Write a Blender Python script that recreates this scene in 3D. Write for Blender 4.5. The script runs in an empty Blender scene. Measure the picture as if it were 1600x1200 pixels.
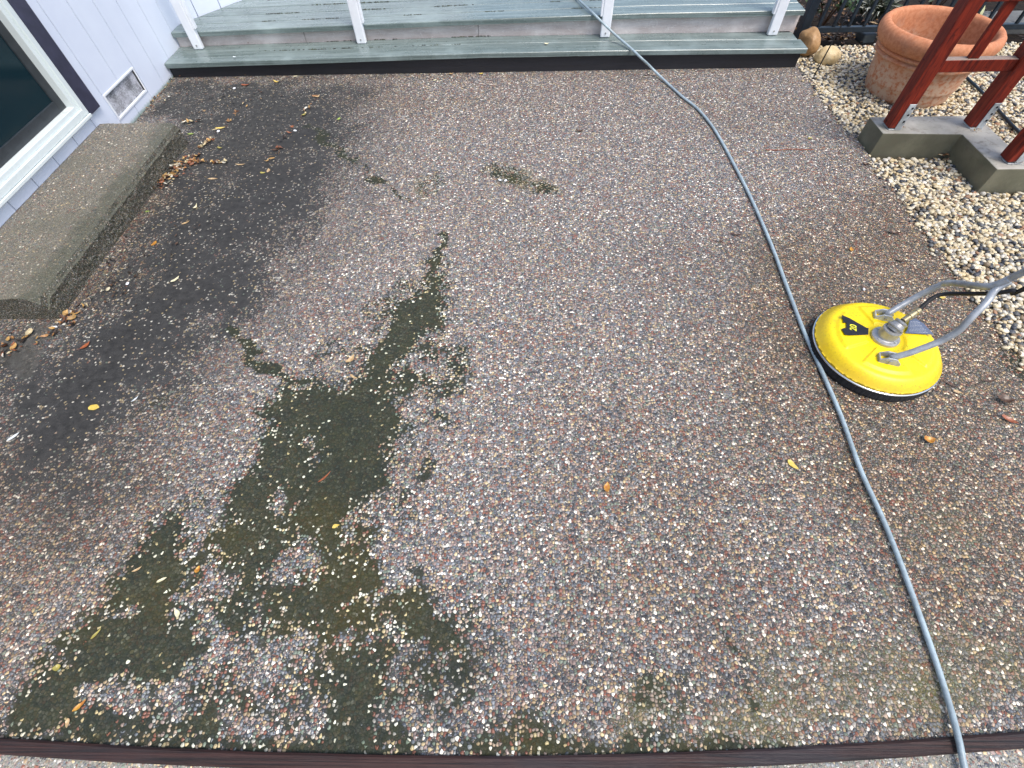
import bpy, bmesh, math, random
import numpy as np
from mathutils import Vector, Matrix, noise

# ------------------------------------------------------------------ camera, world, sun, exposure
SC = bpy.context.scene
COL = SC.collection
R = math.radians
F, TILT, H, ROLL, YAW = 737.0, R(55.8), 1.55, R(1.8), R(1.9)
cy_, sy_ = math.cos(YAW), math.sin(YAW)
FW = np.array([-sy_*math.cos(TILT), cy_*math.cos(TILT), -math.sin(TILT)])
UP0 = np.array([-sy_*math.sin(TILT), cy_*math.sin(TILT), math.cos(TILT)])
RT0 = np.array([cy_, sy_, 0.0])
RT = RT0*math.cos(ROLL) - UP0*math.sin(ROLL)
UP = UP0*math.cos(ROLL) + RT0*math.sin(ROLL)
CAM = np.array([0, 0, H])

def ray(px, py): return FW + RT*(px-800)/F + UP*(600-py)/F
def at(px, py, z=0.0):
    """the point of the horizontal plane z seen at a photograph pixel"""
    d = ray(px, py); return CAM + d*(z-H)/d[2]
def on(px, py, p0, n):
    d = ray(px, py); n = np.array(n, float); return CAM + d*((np.array(p0, float)-CAM)@n)/(d@n)
def proj(P):
    v = P-CAM; d = v@FW; return 800+F*(v@RT)/d, 600-F*(v@UP)/d

cam = bpy.data.cameras.new('camera'); camo = bpy.data.objects.new('camera', cam); COL.objects.link(camo)
m = Matrix.Identity(4)
for i in range(3):
    m[i][0], m[i][1], m[i][2], m[i][3] = RT[i], UP[i], -FW[i], CAM[i]
camo.matrix_world = m
cam.sensor_width = 36; cam.lens = F/1600*36; cam.clip_end = 400; cam.clip_start = 0.02
SC.camera = camo

SUN_EL, SUN_AZ = R(64), R(135)      # azimuth measured from +y (beyond the deck) towards +x
w = bpy.data.worlds.new('World'); SC.world = w; w.use_nodes = True
nt = w.node_tree; nt.nodes.clear()
o_ = nt.nodes.new('ShaderNodeOutputWorld'); b_ = nt.nodes.new('ShaderNodeBackground'); s_ = nt.nodes.new('ShaderNodeTexSky')
s_.sky_type = 'NISHITA'; s_.sun_disc = False; s_.sun_elevation = SUN_EL; s_.sun_rotation = SUN_AZ
s_.air_density = 1.0; s_.dust_density = 3.0; s_.ozone_density = 1.0; s_.altitude = 50
b_.inputs[1].default_value = 0.15
nt.links.new(s_.outputs[0], b_.inputs[0]); nt.links.new(b_.outputs[0], o_.inputs[0])
sl = bpy.data.lights.new('sun', 'SUN'); sl.energy = 1.5; sl.angle = R(22); sl.color = (1, .965, .92)
so = bpy.data.objects.new('sun', sl); COL.objects.link(so); so.location = (4, -4, 8)
sd = Vector((math.sin(SUN_AZ)*math.cos(SUN_EL), math.cos(SUN_AZ)*math.cos(SUN_EL), math.sin(SUN_EL)))
so.rotation_euler = sd.to_track_quat('Z', 'Y').to_euler()
SC.view_settings.view_transform = 'Standard'; SC.view_settings.look = 'None'
SC.view_settings.exposure = 0.8; SC.view_settings.gamma = 1
SC.render.engine = 'CYCLES'

rng = random.Random(7)
nr = np.random.default_rng(11)

# ------------------------------------------------------------------ object helpers
def props(o, label=None, cat=None, group=None, kind=None):
    if label: o['label'] = label
    if cat: o['category'] = cat
    if group: o['group'] = group
    if kind: o['kind'] = kind
    return o

def world(o):
    return (world(o.parent) @ o.matrix_parent_inverse @ o.matrix_basis) if o.parent else o.matrix_basis.copy()

def link(name, me, mat=None, parent=None, smooth=False):
    o = bpy.data.objects.new(name, me); COL.objects.link(o)
    if mat: me.materials.append(mat)
    if smooth: me.polygons.foreach_set('use_smooth', [True]*len(me.polygons))
    if parent:
        o.parent = parent
        o.matrix_parent_inverse = world(parent).inverted()
    return o

def empty(name, loc, label, cat, group=None):
    o = bpy.data.objects.new(name, None); COL.objects.link(o); o.location = loc; o.empty_display_size = .1
    return props(o, label, cat, group)

class MB:
    """collects shapes into one mesh"""
    def __init__(s): s.bm = bmesh.new()
    def box(s, lo, hi, bev=0.0, seg=2, rot=None, pivot=None):
        lo, hi = Vector(lo), Vector(hi); b = bmesh.new()
        bmesh.ops.create_cube(b, size=1)
        for v in b.verts: v.co = Vector([(lo[i]+hi[i])/2 + v.co[i]*(hi[i]-lo[i]) for i in range(3)])
        if bev: bmesh.ops.bevel(b, geom=b.edges[:], offset=bev, segments=seg, affect='EDGES', profile=.5)
        if rot is not None:
            p = Vector(pivot) if pivot is not None else (lo+hi)/2
            for v in b.verts: v.co = rot @ (v.co-p) + p
        s._join(b); return s
    def _join(s, b):
        mp = {v: s.bm.verts.new(v.co) for v in b.verts}
        for f in b.faces:
            try: s.bm.faces.new([mp[v] for v in f.verts])
            except ValueError: pass
        b.free()
    def prism(s, poly, z0, z1, bev=0.0):
        b = bmesh.new(); n = len(poly)
        fz = (lambda z: z) if not callable(z0) else None
        lo = [b.verts.new((p[0], p[1], z0)) for p in poly]; hi = [b.verts.new((p[0], p[1], z1)) for p in poly]
        b.faces.new(lo[::-1]); b.faces.new(hi)
        for i in range(n): b.faces.new((lo[i], lo[(i+1) % n], hi[(i+1) % n], hi[i]))
        bmesh.ops.recalc_face_normals(b, faces=b.faces[:])
        if bev: bmesh.ops.bevel(b, geom=b.edges[:], offset=bev, segments=2, affect='EDGES', profile=.5)
        s._join(b); return s
    def lathe(s, prof, c=(0, 0, 0), n=64, rot=None, fz=None):
        b = s.bm; c = Vector(c); rings = []
        for (r, z) in prof:
            ring = []
            for k in range(n):
                a = 2*math.pi*k/n; v = Vector((r*math.cos(a), r*math.sin(a), z))
                if fz: v = fz(v, a, r, z)
                if rot is not None: v = rot @ v
                ring.append(b.verts.new(v+c))
            rings.append(ring)
        for i in range(len(rings)-1):
            for k in range(n):
                b.faces.new((rings[i][k], rings[i][(k+1) % n], rings[i+1][(k+1) % n], rings[i+1][k]))
        for ring, fl in ((rings[0], True), (rings[-1], False)):
            if prof[0 if fl else -1][0] > 1e-5:
                b.faces.new(ring[::-1] if fl else ring)
        return s
    def tube(s, pts, r, n=12, closed_ends=True):
        pts = [Vector(p) for p in pts]; b = s.bm; rings = []; up = Vector((0, 0, 1)); prevN = None
        for i, p in enumerate(pts):
            t = (pts[min(i+1, len(pts)-1)]-pts[max(i-1, 0)]).normalized()
            if prevN is None:
                nn = t.cross(up)
                if nn.length < 1e-3: nn = t.cross(Vector((1, 0, 0)))
                nn.normalize()
            else:
                nn = (prevN - t*prevN.dot(t)).normalized()
            prevN = nn; bn = t.cross(nn); rr = r[i] if isinstance(r, (list, tuple)) else r
            rings.append([b.verts.new(p + (nn*math.cos(2*math.pi*k/n)+bn*math.sin(2*math.pi*k/n))*rr) for k in range(n)])
        for i in range(len(rings)-1):
            for k in range(n): b.faces.new((rings[i][k], rings[i][(k+1) % n], rings[i+1][(k+1) % n], rings[i+1][k]))
        if closed_ends: b.faces.new(rings[0][::-1]); b.faces.new(rings[-1])
        return s
    def build(s, name, mat=None, parent=None, smooth=False, fix=True):
        if fix: bmesh.ops.recalc_face_normals(s.bm, faces=s.bm.faces[:])
        me = bpy.data.meshes.new(name); s.bm.to_mesh(me); s.bm.free()
        o = link(name, me, mat, parent, smooth)
        return o

def smooth_path(pts, k=8):
    """Catmull-Rom through the points"""
    P = [Vector(p) for p in pts]; P = [P[0]*2-P[1]]+P+[P[-1]*2-P[-2]]; out = []
    for i in range(1, len(P)-2):
        for j in range(k):
            t = j/k; a, b, c, d = P[i-1], P[i], P[i+1], P[i+2]
            out.append(.5*((2*b)+(c-a)*t+(2*a-5*b+4*c-d)*t*t+(3*b-a-3*c+d)*t**3))
    out.append(P[-2]); return out

def np_mesh(name, V, Fc, mat, parent=None, smooth=True, col=None):
    """a mesh from numpy verts and equal-size faces (k corners)"""
    me = bpy.data.meshes.new(name); k = Fc.shape[1]
    me.vertices.add(len(V)); me.vertices.foreach_set('co', V.astype(np.float32).ravel())
    me.loops.add(Fc.size); me.loops.foreach_set('vertex_index', Fc.astype(np.int32).ravel())
    me.polygons.add(len(Fc)); me.polygons.foreach_set('loop_start', (np.arange(len(Fc))*k).astype(np.int32))
    me.polygons.foreach_set('loop_total', np.full(len(Fc), k, np.int32))
    me.update(calc_edges=True); me.validate()
    if col is not None:
        a = me.attributes.new('col', 'FLOAT_COLOR', 'POINT')
        a.data.foreach_set('color', np.c_[col, np.ones(len(col))].astype(np.float32).ravel())
    return link(name, me, mat, parent, smooth)

# ------------------------------------------------------------------ material helpers
class NT:
    def __init__(s, name):
        s.m = bpy.data.materials.new(name); s.m.use_nodes = True; s.t = s.m.node_tree; s.t.nodes.clear()
        s.out = s.n('ShaderNodeOutputMaterial'); s.p = s.n('ShaderNodeBsdfPrincipled'); s.l(s.p.outputs[0], s.out.inputs[0])
    def n(s, t, **k):
        q = s.t.nodes.new(t)
        for a, b in k.items(): setattr(q, a, b)
        return q
    def l(s, a, b): s.t.links.new(a, b)
    def val(s, x, sock):
        if hasattr(x, 'links') or isinstance(x, bpy.types.NodeSocket): s.l(x, sock)
        else: sock.default_value = (*x, 1) if isinstance(x, tuple) and len(x) == 3 and sock.type == 'RGBA' else x
    def math(s, op, a, b=0.0, c=0.0, clamp=False):
        q = s.n('ShaderNodeMath', operation=op, use_clamp=clamp)
        s.val(a, q.inputs[0]); s.val(b, q.inputs[1]); s.val(c, q.inputs[2]); return q.outputs[0]
    def mix(s, f, a, b, mode='MIX'):
        q = s.n('ShaderNodeMix', data_type='RGBA', blend_type=mode)
        s.val(f, q.inputs[0]); s.val(a, q.inputs[6]); s.val(b, q.inputs[7]); return q.outputs[2]
    def coord(s, scale=(1, 1, 1), obj=False, rot=(0, 0, 0)):
        g = s.n('ShaderNodeTexCoord').outputs[3] if obj else s.n('ShaderNodeNewGeometry').outputs[0]
        mp = s.n('ShaderNodeMapping'); s.l(g, mp.inputs[0]); mp.inputs[3].default_value = scale; mp.inputs[2].default_value = rot
        return mp.outputs[0]
    def noise(s, v, scale, detail=4, rough=.55, dist=0.0, col=False):
        q = s.n('ShaderNodeTexNoise'); s.l(v, q.inputs['Vector']); q.inputs['Scale'].default_value = scale
        q.inputs['Detail'].default_value = detail; q.inputs['Roughness'].default_value = rough; q.inputs['Distortion'].default_value = dist
        return q.outputs[1 if col else 0]
    def ss(s, x, a, b):
        q = s.n('ShaderNodeMapRange', interpolation_type='SMOOTHSTEP'); s.val(x, q.inputs[0])
        q.inputs[1].default_value = a; q.inputs[2].default_value = b; return q.outputs[0]
    def ramp(s, x, stops, const=False):
        q = s.n('ShaderNodeValToRGB'); s.l(x, q.inputs[0]); cr = q.color_ramp
        if const: cr.interpolation = 'CONSTANT'
        while len(cr.elements) > 1: cr.elements.remove(cr.elements[0])
        cr.elements[0].position = stops[0][0]; cr.elements[0].color = (*stops[0][1], 1)
        for p, c in stops[1:]:
            e = cr.elements.new(p); e.color = (*c, 1)
        return q.outputs[0]
    def bump(s, h, dist, strength=1.0, normal=None):
        q = s.n('ShaderNodeBump'); s.l(h, q.inputs['Height']); q.inputs['Distance'].default_value = dist
        q.inputs['Strength'].default_value = strength
        if normal: s.l(normal, q.inputs['Normal'])
        s.l(q.outputs[0], s.p.inputs['Normal']); return q.outputs[0]
    def set(s, base=None, rough=None, metal=None, spec=None, coat=None):
        for v, k in ((base, 'Base Color'), (rough, 'Roughness'), (metal, 'Metallic'), (spec, 'Specular IOR Level'), (coat, 'Coat Weight')):
            if v is not None: s.val(v, s.p.inputs[k])
        return s.m

def simple(name, base, rough=.5, metal=0, nscale=30, namt=.25, bump=.0005, spec=.5, stretch=(1, 1, 1)):
    t = NT(name); v = t.coord(stretch)
    n1 = t.noise(v, nscale, 6, .6); n2 = t.noise(v, nscale*.15, 3, .5)
    f = t.math('ADD', t.math('MULTIPLY', n1, .5), t.math('MULTIPLY', n2, .5))
    dark = tuple(c*(1-namt) for c in base); lite = tuple(min(1, c*(1+namt)) for c in base)
    c = t.mix(t.ss(f, .35, .65), dark, lite)
    t.set(c, t.math('ADD', t.math('MULTIPLY', n1, .2), rough-.1), metal, spec)
    if bump: t.bump(n1, bump)
    return t.m

STONES = [(0, (.045, .046, .05)), (.12, (.11, .12, .135)), (.23, (.19, .20, .21)), (.32, (.235, .178, .158)), (.46, (.19, .085, .06)),
          (.57, (.26, .195, .12)), (.66, (.16, .19, .15)), (.725, (.34, .32, .285)), (.80, (.40, .305, .235)), (.86, (.48, .385, .23)),
          (.92, (.62, .58, .50)), (.965, (.88, .84, .73))]

def aggregate(name, patio=True, scale=78.0):
    """exposed aggregate concrete: pebbles set in a sand matrix; algae and grime hide the pebbles as they thicken"""
    t = NT(name); v = t.coord((1, 1, 0) if patio else (1, 1, 1))
    warp = t.noise(v, 55, 2, .5, col=True)
    vw = t.n('ShaderNodeVectorMath', operation='MULTIPLY_ADD'); t.l(warp, vw.inputs[0]); vw.inputs[1].default_value = (.007, .007, 0); t.l(v, vw.inputs[2])
    def vor(sc, feat='F1'):
        q = t.n('ShaderNodeTexVoronoi', feature=feat, voronoi_dimensions='2D' if patio else '3D'); q.inputs['Scale'].default_value = sc; t.l(vw.outputs[0], q.inputs['Vector']); q.inputs['Randomness'].default_value = .95
        return q
    if patio:
        A = lambda k: (lambda q: q.outputs['Fac'])(t.n('ShaderNodeAttribute', attribute_name=k))
        moss, grime, olive, brown, bare = A('moss'), A('grime'), A('olive'), A('brown'), A('bare')
    else:
        moss = grime = olive = brown = bare = None
    big = t.noise(v, 1.6, 4, .6); med = t.noise(v, 9, 5, .6); fine = t.noise(v, 260, 3, .6); mid2 = t.noise(v, 34, 4, .65)
    # large pebbles
    v1 = vor(scale); rnd = t.n('ShaderNodeSeparateColor'); t.l(v1.outputs['Color'], rnd.inputs[0])
    size = t.math('MULTIPLY_ADD', rnd.outputs[2], .20, .46)
    e1 = vor(scale, 'DISTANCE_TO_EDGE')
    lump1 = t.math('MINIMUM', t.math('MULTIPLY', t.math('SUBTRACT', e1.outputs['Distance'], .022), 2.2), t.math('SUBTRACT', size, v1.outputs['Distance']))
    st1 = t.ss(lump1, 0, .10)
    dome1 = t.math('SQRT', t.math('MAXIMUM', lump1, 0))
    c1 = t.ramp(rnd.outputs[0], STONES, True)
    hs = t.n('ShaderNodeHueSaturation'); t.l(c1, hs.inputs['Color']); t.l(t.math('MULTIPLY_ADD', rnd.outputs[1], .70, .98), hs.inputs['Value'])
    hs.inputs['Saturation'].default_value = 1.05
    c1 = hs.outputs[0]
    # small pebbles between
    v2 = vor(scale*2.1); r2 = t.n('ShaderNodeSeparateColor'); t.l(v2.outputs['Color'], r2.inputs[0])
    e2 = vor(scale*2.1, 'DISTANCE_TO_EDGE')
    lump2 = t.math('MINIMUM', t.math('MULTIPLY', t.math('SUBTRACT', e2.outputs['Distance'], .03), 2.2), t.math('SUBTRACT', .56, v2.outputs['Distance']))
    st2 = t.ss(lump2, 0, .12)
    dome2 = t.math('SQRT', t.math('MAXIMUM', lump2, 0))
    c2 = t.ramp(r2.outputs[0], STONES, True)
    c2 = t.mix(1.0, c2, t.mix(r2.outputs[1], (.86, .86, .89), (1.35, 1.36, 1.40)), 'MULTIPLY')
    matrix = t.mix(t.ss(fine, .3, .7), (.048, .049, .050), (.135, .135, .135))
    if not patio:
        matrix = t.mix(t.ss(fine, .3, .7), (.17, .165, .14), (.37, .36, .31))
    vis2 = t.math('MULTIPLY', st2, 1.0)
    vis1 = t.math('MULTIPLY', st1, t.math('GREATER_THAN', rnd.outputs[1], (.22 if patio else .62)))
    if patio:
        nn = t.math('SUBTRACT', t.math('ADD', t.math('MULTIPLY', med, .55), t.math('MULTIPLY', mid2, .45)), .5)
        n3 = t.math('SUBTRACT', t.math('ADD', t.math('MULTIPLY', t.noise(v, 5, 6, .62, .6), .6), t.math('MULTIPLY', t.noise(v, 26, 6, .75), .4)), .5)
        mm = t.math('ADD', moss, t.math('MULTIPLY', n3, 2.1))
        mm = t.math('MULTIPLY', mm, t.ss(moss, .02, .25))
        mc = t.ss(mm, .04, .92)                       # how thickly algae covers
        gg = t.math('ADD', grime, t.math('MULTIPLY', n3, 1.3)); gg = t.math('MULTIPLY', gg, t.ss(grime, .02, .15)); gc = t.ss(gg, .08, 1.15)
        mcm = t.math('MULTIPLY', t.ss(mm, -.03, .60), t.ss(moss, .04, .25))     # algae fills the gaps between pebbles first
        cover = t.math('MAXIMUM', mc, t.math('MULTIPLY', gc, .96))
        cover = t.math('MAXIMUM', cover, t.math('MULTIPLY', brown, .22))
        # pale stones stand proudest and stay visible longest
        key = t.math('MULTIPLY_ADD', rnd.outputs[0], .55, t.math('MULTIPLY', rnd.outputs[1], .5))
        vis1 = t.math('MULTIPLY', vis1, t.math('GREATER_THAN', key, t.math('MULTIPLY', cover, .97)))
        vis2 = t.math('MULTIPLY', vis2, t.math('LESS_THAN', t.math('MAXIMUM', cover, mcm), t.math('MULTIPLY_ADD', r2.outputs[1], .8, .03)))
        bn = t.ss(t.math('ADD', bare, t.math('MULTIPLY', nn, .6)), .35, .65)
        vis1 = t.math('MULTIPLY', vis1, t.math('SUBTRACT', 1, t.math('MULTIPLY', bn, .9)))
        mcol = t.mix(t.ss(t.noise(v, 14, 4, .7), .35, .65), (.018, .024, .018), (.031, .036, .019))
        mcol = t.mix(t.ss(big, .5, .68), mcol, (.042, .038, .010))
        mcol = t.mix(t.math('MULTIPLY', t.ss(fine, .35, .75), .5), mcol, (.020, .026, .022))
        gcol = t.mix(t.ss(mid2, .3, .7), (.026, .0265, .027), (.050, .050, .049))
        bcol = t.mix(t.ss(mid2, .3, .7), (.050, .042, .030), (.10, .085, .060))
        matrix = t.mix(t.math('MULTIPLY', brown, 1.0, clamp=True), matrix, bcol)
        ocol = t.mix(t.ss(mid2, .3, .7), (.070, .068, .024), (.17, .16, .075))
        ov = t.math('MULTIPLY', t.ss(t.math('ADD', olive, t.math('MULTIPLY', n3, 3.0)), .35, 1.2), t.ss(olive, .02, .12))
        matrix = t.mix(ov, matrix, ocol)
        matrix = t.mix(gc, matrix, gcol)
        bcl = t.mix(t.ss(mid2, .3, .7), (.09, .088, .08), (.19, .185, .17)); bcl = t.mix(t.math('MULTIPLY', t.ss(fine, .62, .72), .5), bcl, (.34, .33, .30))
        bcl = t.mix(1.0, bcl, t.mix(t.math('MULTIPLY', grime, 1.0, clamp=True), (1, 1, 1), (.34, .345, .35)), 'MULTIPLY')
        vis2 = t.math('MULTIPLY', vis2, t.math('SUBTRACT', 1, t.math('MULTIPLY', bn, .8)))
        matrix = t.mix(bn, matrix, bcl)
        matrix = t.mix(mcm, matrix, mcol)
        film = t.math('MULTIPLY', t.math('ADD', grime, t.math('MULTIPLY', brown, .0)), .85, clamp=True)
        c1 = t.mix(1.0, c1, t.mix(mc, (1, 1, 1), (.75, .80, .68)), 'MULTIPLY'); c1 = t.mix(1.0, c1, t.mix(film, (1, 1, 1), (.28, .28, .275)), 'MULTIPLY'); c1 = t.mix(1.0, c1, t.mix(brown, (1, 1, 1), (.72, .60, .46)), 'MULTIPLY')
        c1 = t.mix(t.math('MULTIPLY', ov, .40), c1, (.20, .18, .085))
        c2 = t.mix(1.0, c2, t.mix(film, (1, 1, 1), (.20, .195, .18)), 'MULTIPLY'); c2 = t.mix(1.0, c2, t.mix(brown, (1, 1, 1), (.58, .48, .36)), 'MULTIPLY')
        c2 = t.mix(t.math('MULTIPLY', ov, .6), c2, (.15, .135, .06))
    if patio:   # pebbles that the algae has grown over still show faintly through it
        matrix = t.mix(t.math('MULTIPLY', st2, t.math('MULTIPLY', mc, .22)), matrix, t.mix(.75, c2, mcol))
        matrix = t.mix(t.math('MULTIPLY', st1, t.math('MULTIPLY', mc, .28)), matrix, t.mix(.6, c1, mcol))
        matrix = t.mix(t.math('MULTIPLY', t.ss(t.noise(v, 420, 3, .7), .5, .7), t.math('MULTIPLY', mc, .5)), matrix, (.075, .085, .05))
    col = t.mix(vis2, matrix, c2); col = t.mix(vis1, col, c1)
    if not patio:
        col = t.mix(t.math('MULTIPLY', t.ss(t.noise(v, 4, 5, .6), .42, .72), .6), col, (.20, .20, .16))
        px_ = t.n('ShaderNodeSeparateXYZ'); t.l(t.coord(), px_.inputs[0])
        if name.startswith('sandy'):
            edge = t.ss(t.math('ADD', px_.outputs[0], t.math('MULTIPLY', t.math('SUBTRACT', t.noise(v, 7, 6, .7), .5), .35)), -2.20, -2.09)
            col = t.mix(1.0, col, (.74, .72, .67), 'MULTIPLY'); col = t.mix(t.math('MULTIPLY', edge, .84), col, t.mix(.30, (.055, .064, .042), col))
        face_geo = t.n('ShaderNodeNewGeometry')
        side = t.n('ShaderNodeSeparateXYZ'); t.l(face_geo.outputs['True Normal'], side.inputs[0])
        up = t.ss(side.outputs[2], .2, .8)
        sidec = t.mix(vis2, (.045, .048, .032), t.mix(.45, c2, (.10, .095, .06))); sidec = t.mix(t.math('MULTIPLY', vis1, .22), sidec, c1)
        col = t.mix(up, sidec, col)  # sides take their own darker colour, picked by face normal
    vv = t.math('MAXIMUM', vis1, vis2)
    t.set(col, t.math('SUBTRACT', .75, t.math('MULTIPLY', vv, .46)), 0, t.math('MULTIPLY_ADD', vv, .45, .15))
    h = t.math('MAXIMUM', t.math('MULTIPLY', t.math('MULTIPLY', dome1, vis1), 1.0), t.math('MULTIPLY', t.math('MULTIPLY', dome2, vis2), .5))
    h = t.math('ADD', h, t.math('MULTIPLY', fine, .12))
    h = t.math('ADD', h, t.math('MULTIPLY', mid2, .2))
    if patio: h = t.math('ADD', h, t.math('MULTIPLY', t.math('MULTIPLY', dome1, st1), .35)); h = t.math('ADD', h, t.math('MULTIPLY', t.math('MULTIPLY', t.noise(v, 420, 3, .7), mc), .35))
    t.bump(h, .0055, .9)
    return t.m

M_patio = aggregate('exposed_aggregate', True, 102)
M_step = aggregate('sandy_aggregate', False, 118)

def deck_mat(name, a, b, streak=(.3, 14, 30)):
    t = NT(name); v = t.coord(streak); v1 = t.coord((1, 1, 1)); geo = t.n('ShaderNodeObjectInfo')
    n1 = t.noise(v, 4, 6, .65); n2 = t.noise(v1, 3.5, 4, .6); n3 = t.noise(v1, 60, 4, .6)
    c = t.mix(t.ss(n1, .3, .7), a, b)
    c = t.mix(t.math('MULTIPLY', t.ss(t.noise(v1, 40, 5, .7, 1.5), .56, .66), .35), c, tuple(min(1, x*1.6) for x in b))
    c = t.mix(t.math('MULTIPLY', t.ss(n2, .5, .75), .6), c, tuple(min(1, x*1.45) for x in b))
    c = t.mix(t.math('MULTIPLY', t.ss(n3, .62, .75), .35), c, (.09, .11, .08))
    c = t.mix(t.math('MULTIPLY', geo.outputs['Random'], .25), c, tuple(x*.75 for x in a))
    t.set(c, t.math('MULTIPLY_ADD', n2, .45, .05), 0, .6)
    t.bump(t.math('ADD', n1, t.math('MULTIPLY', n3, .3)), .0015)
    return t.m
M_deck = deck_mat('weathered_grey_green_paint', (.095, .13, .12), (.23, .285, .275))
M_riser = deck_mat('peeling_pink_white_paint', (.50, .43, .40), (.66, .61, .58), (1.2, 6, 6))
M_skirt = simple('dark_stained_board', (.018, .018, .022), .55, nscale=8, stretch=(.5, 8, 8), bump=.0006)
M_white = simple('white_paint', (.84, .86, .88), .4, nscale=12, namt=.05, bump=.0002)
M_siding = None
def siding_mat():
    t = NT('white_siding_paint'); v = t.coord(); n = t.noise(v, 3, 5, .6); f = t.noise(v, 90, 4, .6)
    z = t.n('ShaderNodeSeparateXYZ'); t.l(v, z.inputs[0])
    c = t.mix(t.ss(n, .3, .7), (.71, .76, .86), (.76, .81, .90))
    low = t.math('ADD', t.math('MULTIPLY', z.outputs[2], -1.0), t.math('MULTIPLY', f, .03))
    c = t.mix(t.ss(low, -.012, .022), c, (.20, .30, .22))       # algae along the bottom edge of the boards
    t.set(c, .55, 0, .4); t.bump(f, .0004); return t.m
M_siding = siding_mat()
M_trim = simple('dark_purple_brown_trim', (.050, .050, .085), .45, nscale=20, bump=.0005)
M_vinyl = simple('white_vinyl', (.74, .80, .78), .3, nscale=5, namt=.03, bump=0)
M_sash = simple('dark_sash', (.03, .035, .04), .4, bump=0)
def glass_mat():
    t = NT('dark_glass'); v = t.coord(); n = t.noise(v, 1.2, 3, .5)
    t.set(t.mix(n, (.005, .016, .024), (.012, .035, .042)), .08, 0, .5); return t.m
M_glass = glass_mat()
M_mesh = simple('dusty_vent_mesh', (.50, .50, .52), .7, nscale=90, namt=.55, bump=.002)
M_hose = simple('blue_grey_hose_rubber', (.32, .40, .43), .42, nscale=60, namt=.2, bump=.0004)
M_yellow = None
def yellow_mat():
    t = NT('yellow_plastic'); v = t.coord(obj=False); f = t.noise(v, 130, 5, .7); n = t.noise(v, 12, 4, .6)
    c = t.mix(t.ss(n, .35, .7), (.90, .64, .0), (.95, .73, .003))
    c = t.mix(t.ss(f, .62, .68), c, (.12, .09, .02)); c = t.mix(t.math('MULTIPLY', t.ss(t.noise(v, 40, 6, .75), .54, .66), .35), c, (.42, .27, .03)); c = t.mix(t.math('MULTIPLY', t.ss(n, .55, .8), .35), c, (.50, .32, .01))
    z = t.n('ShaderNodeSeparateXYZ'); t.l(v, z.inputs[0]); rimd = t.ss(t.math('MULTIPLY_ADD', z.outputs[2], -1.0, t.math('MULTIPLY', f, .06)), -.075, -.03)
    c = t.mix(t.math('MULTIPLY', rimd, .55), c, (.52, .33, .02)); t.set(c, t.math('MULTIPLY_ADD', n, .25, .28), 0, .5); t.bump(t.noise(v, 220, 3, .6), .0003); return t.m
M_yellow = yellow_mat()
M_black = simple('black_rubber', (.012, .012, .013), .6, nscale=200, namt=.4, bump=.001)
M_bristle = simple('black_bristle', (.010, .010, .011), .85, nscale=300, namt=.5, bump=.003, stretch=(1, 1, .1))
M_steel = simple('dull_steel', (.42, .42, .41), .45, .5, nscale=60, namt=.2, bump=.0003)
M_galv = simple('galvanised_steel', (.44, .46, .46), .5, .25, nscale=40, namt=.3, bump=.0005)
M_tube = simple('grey_painted_tube', (.34, .36, .375), .38, .25, nscale=45, namt=.22, bump=.0002)
M_chrome = simple('chrome', (.7, .72, .72), .15, 1, nscale=10, namt=.05, bump=0)
M_brass = simple('brass', (.42, .36, .22), .4, .7, nscale=80, bump=.0003)
M_decal = simple('decal_black', (.010, .010, .012), .4, bump=0)
M_decy = simple('decal_yellow', (.80, .76, .04), .4, bump=0, namt=.05)
M_decw = simple('decal_white', (.66, .68, .70), .4, bump=0, namt=.05)
M_lab = simple('decal_slate', (.12, .15, .22), .4, bump=0, namt=.1)
M_redwood = None
def redwood(name, a, b, rough=.28):
    t = NT(name); v = t.coord((6, 6, .8)); n = t.noise(v, 9, 6, .65, 1.0); f = t.noise(t.coord(), 25, 5, .65)
    c = t.mix(t.ss(n, .3, .7), a, b); c = t.mix(t.ss(f, .60, .72), c, tuple(x*.35 for x in a))
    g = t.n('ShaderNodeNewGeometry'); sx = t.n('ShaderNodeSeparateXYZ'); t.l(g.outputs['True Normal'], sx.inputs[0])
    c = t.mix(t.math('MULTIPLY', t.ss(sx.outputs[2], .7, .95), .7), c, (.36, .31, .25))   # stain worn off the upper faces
    t.set(c, t.math('MULTIPLY_ADD', f, .3, rough-.05), 0, .3); t.bump(n, .0012); return t.m
M_redwood = redwood('wet_red_stain', (.07, .007, .005), (.25, .026, .010), .40)
M_footing = None
def footing_mat():
    t = NT('formed_concrete'); v = t.coord(); n = t.noise(v, 6, 5, .6); f = t.noise(v, 120, 4, .6)
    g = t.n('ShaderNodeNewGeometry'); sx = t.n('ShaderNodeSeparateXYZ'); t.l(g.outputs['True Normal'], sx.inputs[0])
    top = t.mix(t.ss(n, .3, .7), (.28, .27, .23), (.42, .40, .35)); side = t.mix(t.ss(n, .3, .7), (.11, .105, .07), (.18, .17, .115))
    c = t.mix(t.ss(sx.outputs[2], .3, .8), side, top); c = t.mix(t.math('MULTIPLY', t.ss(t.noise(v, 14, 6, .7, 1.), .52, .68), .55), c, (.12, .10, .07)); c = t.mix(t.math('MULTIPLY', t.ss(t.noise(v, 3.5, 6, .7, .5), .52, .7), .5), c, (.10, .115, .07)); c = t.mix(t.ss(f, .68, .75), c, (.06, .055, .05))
    t.set(c, .6, 0, .4); t.bump(f, .0008); return t.m
M_footing = footing_mat()
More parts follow.
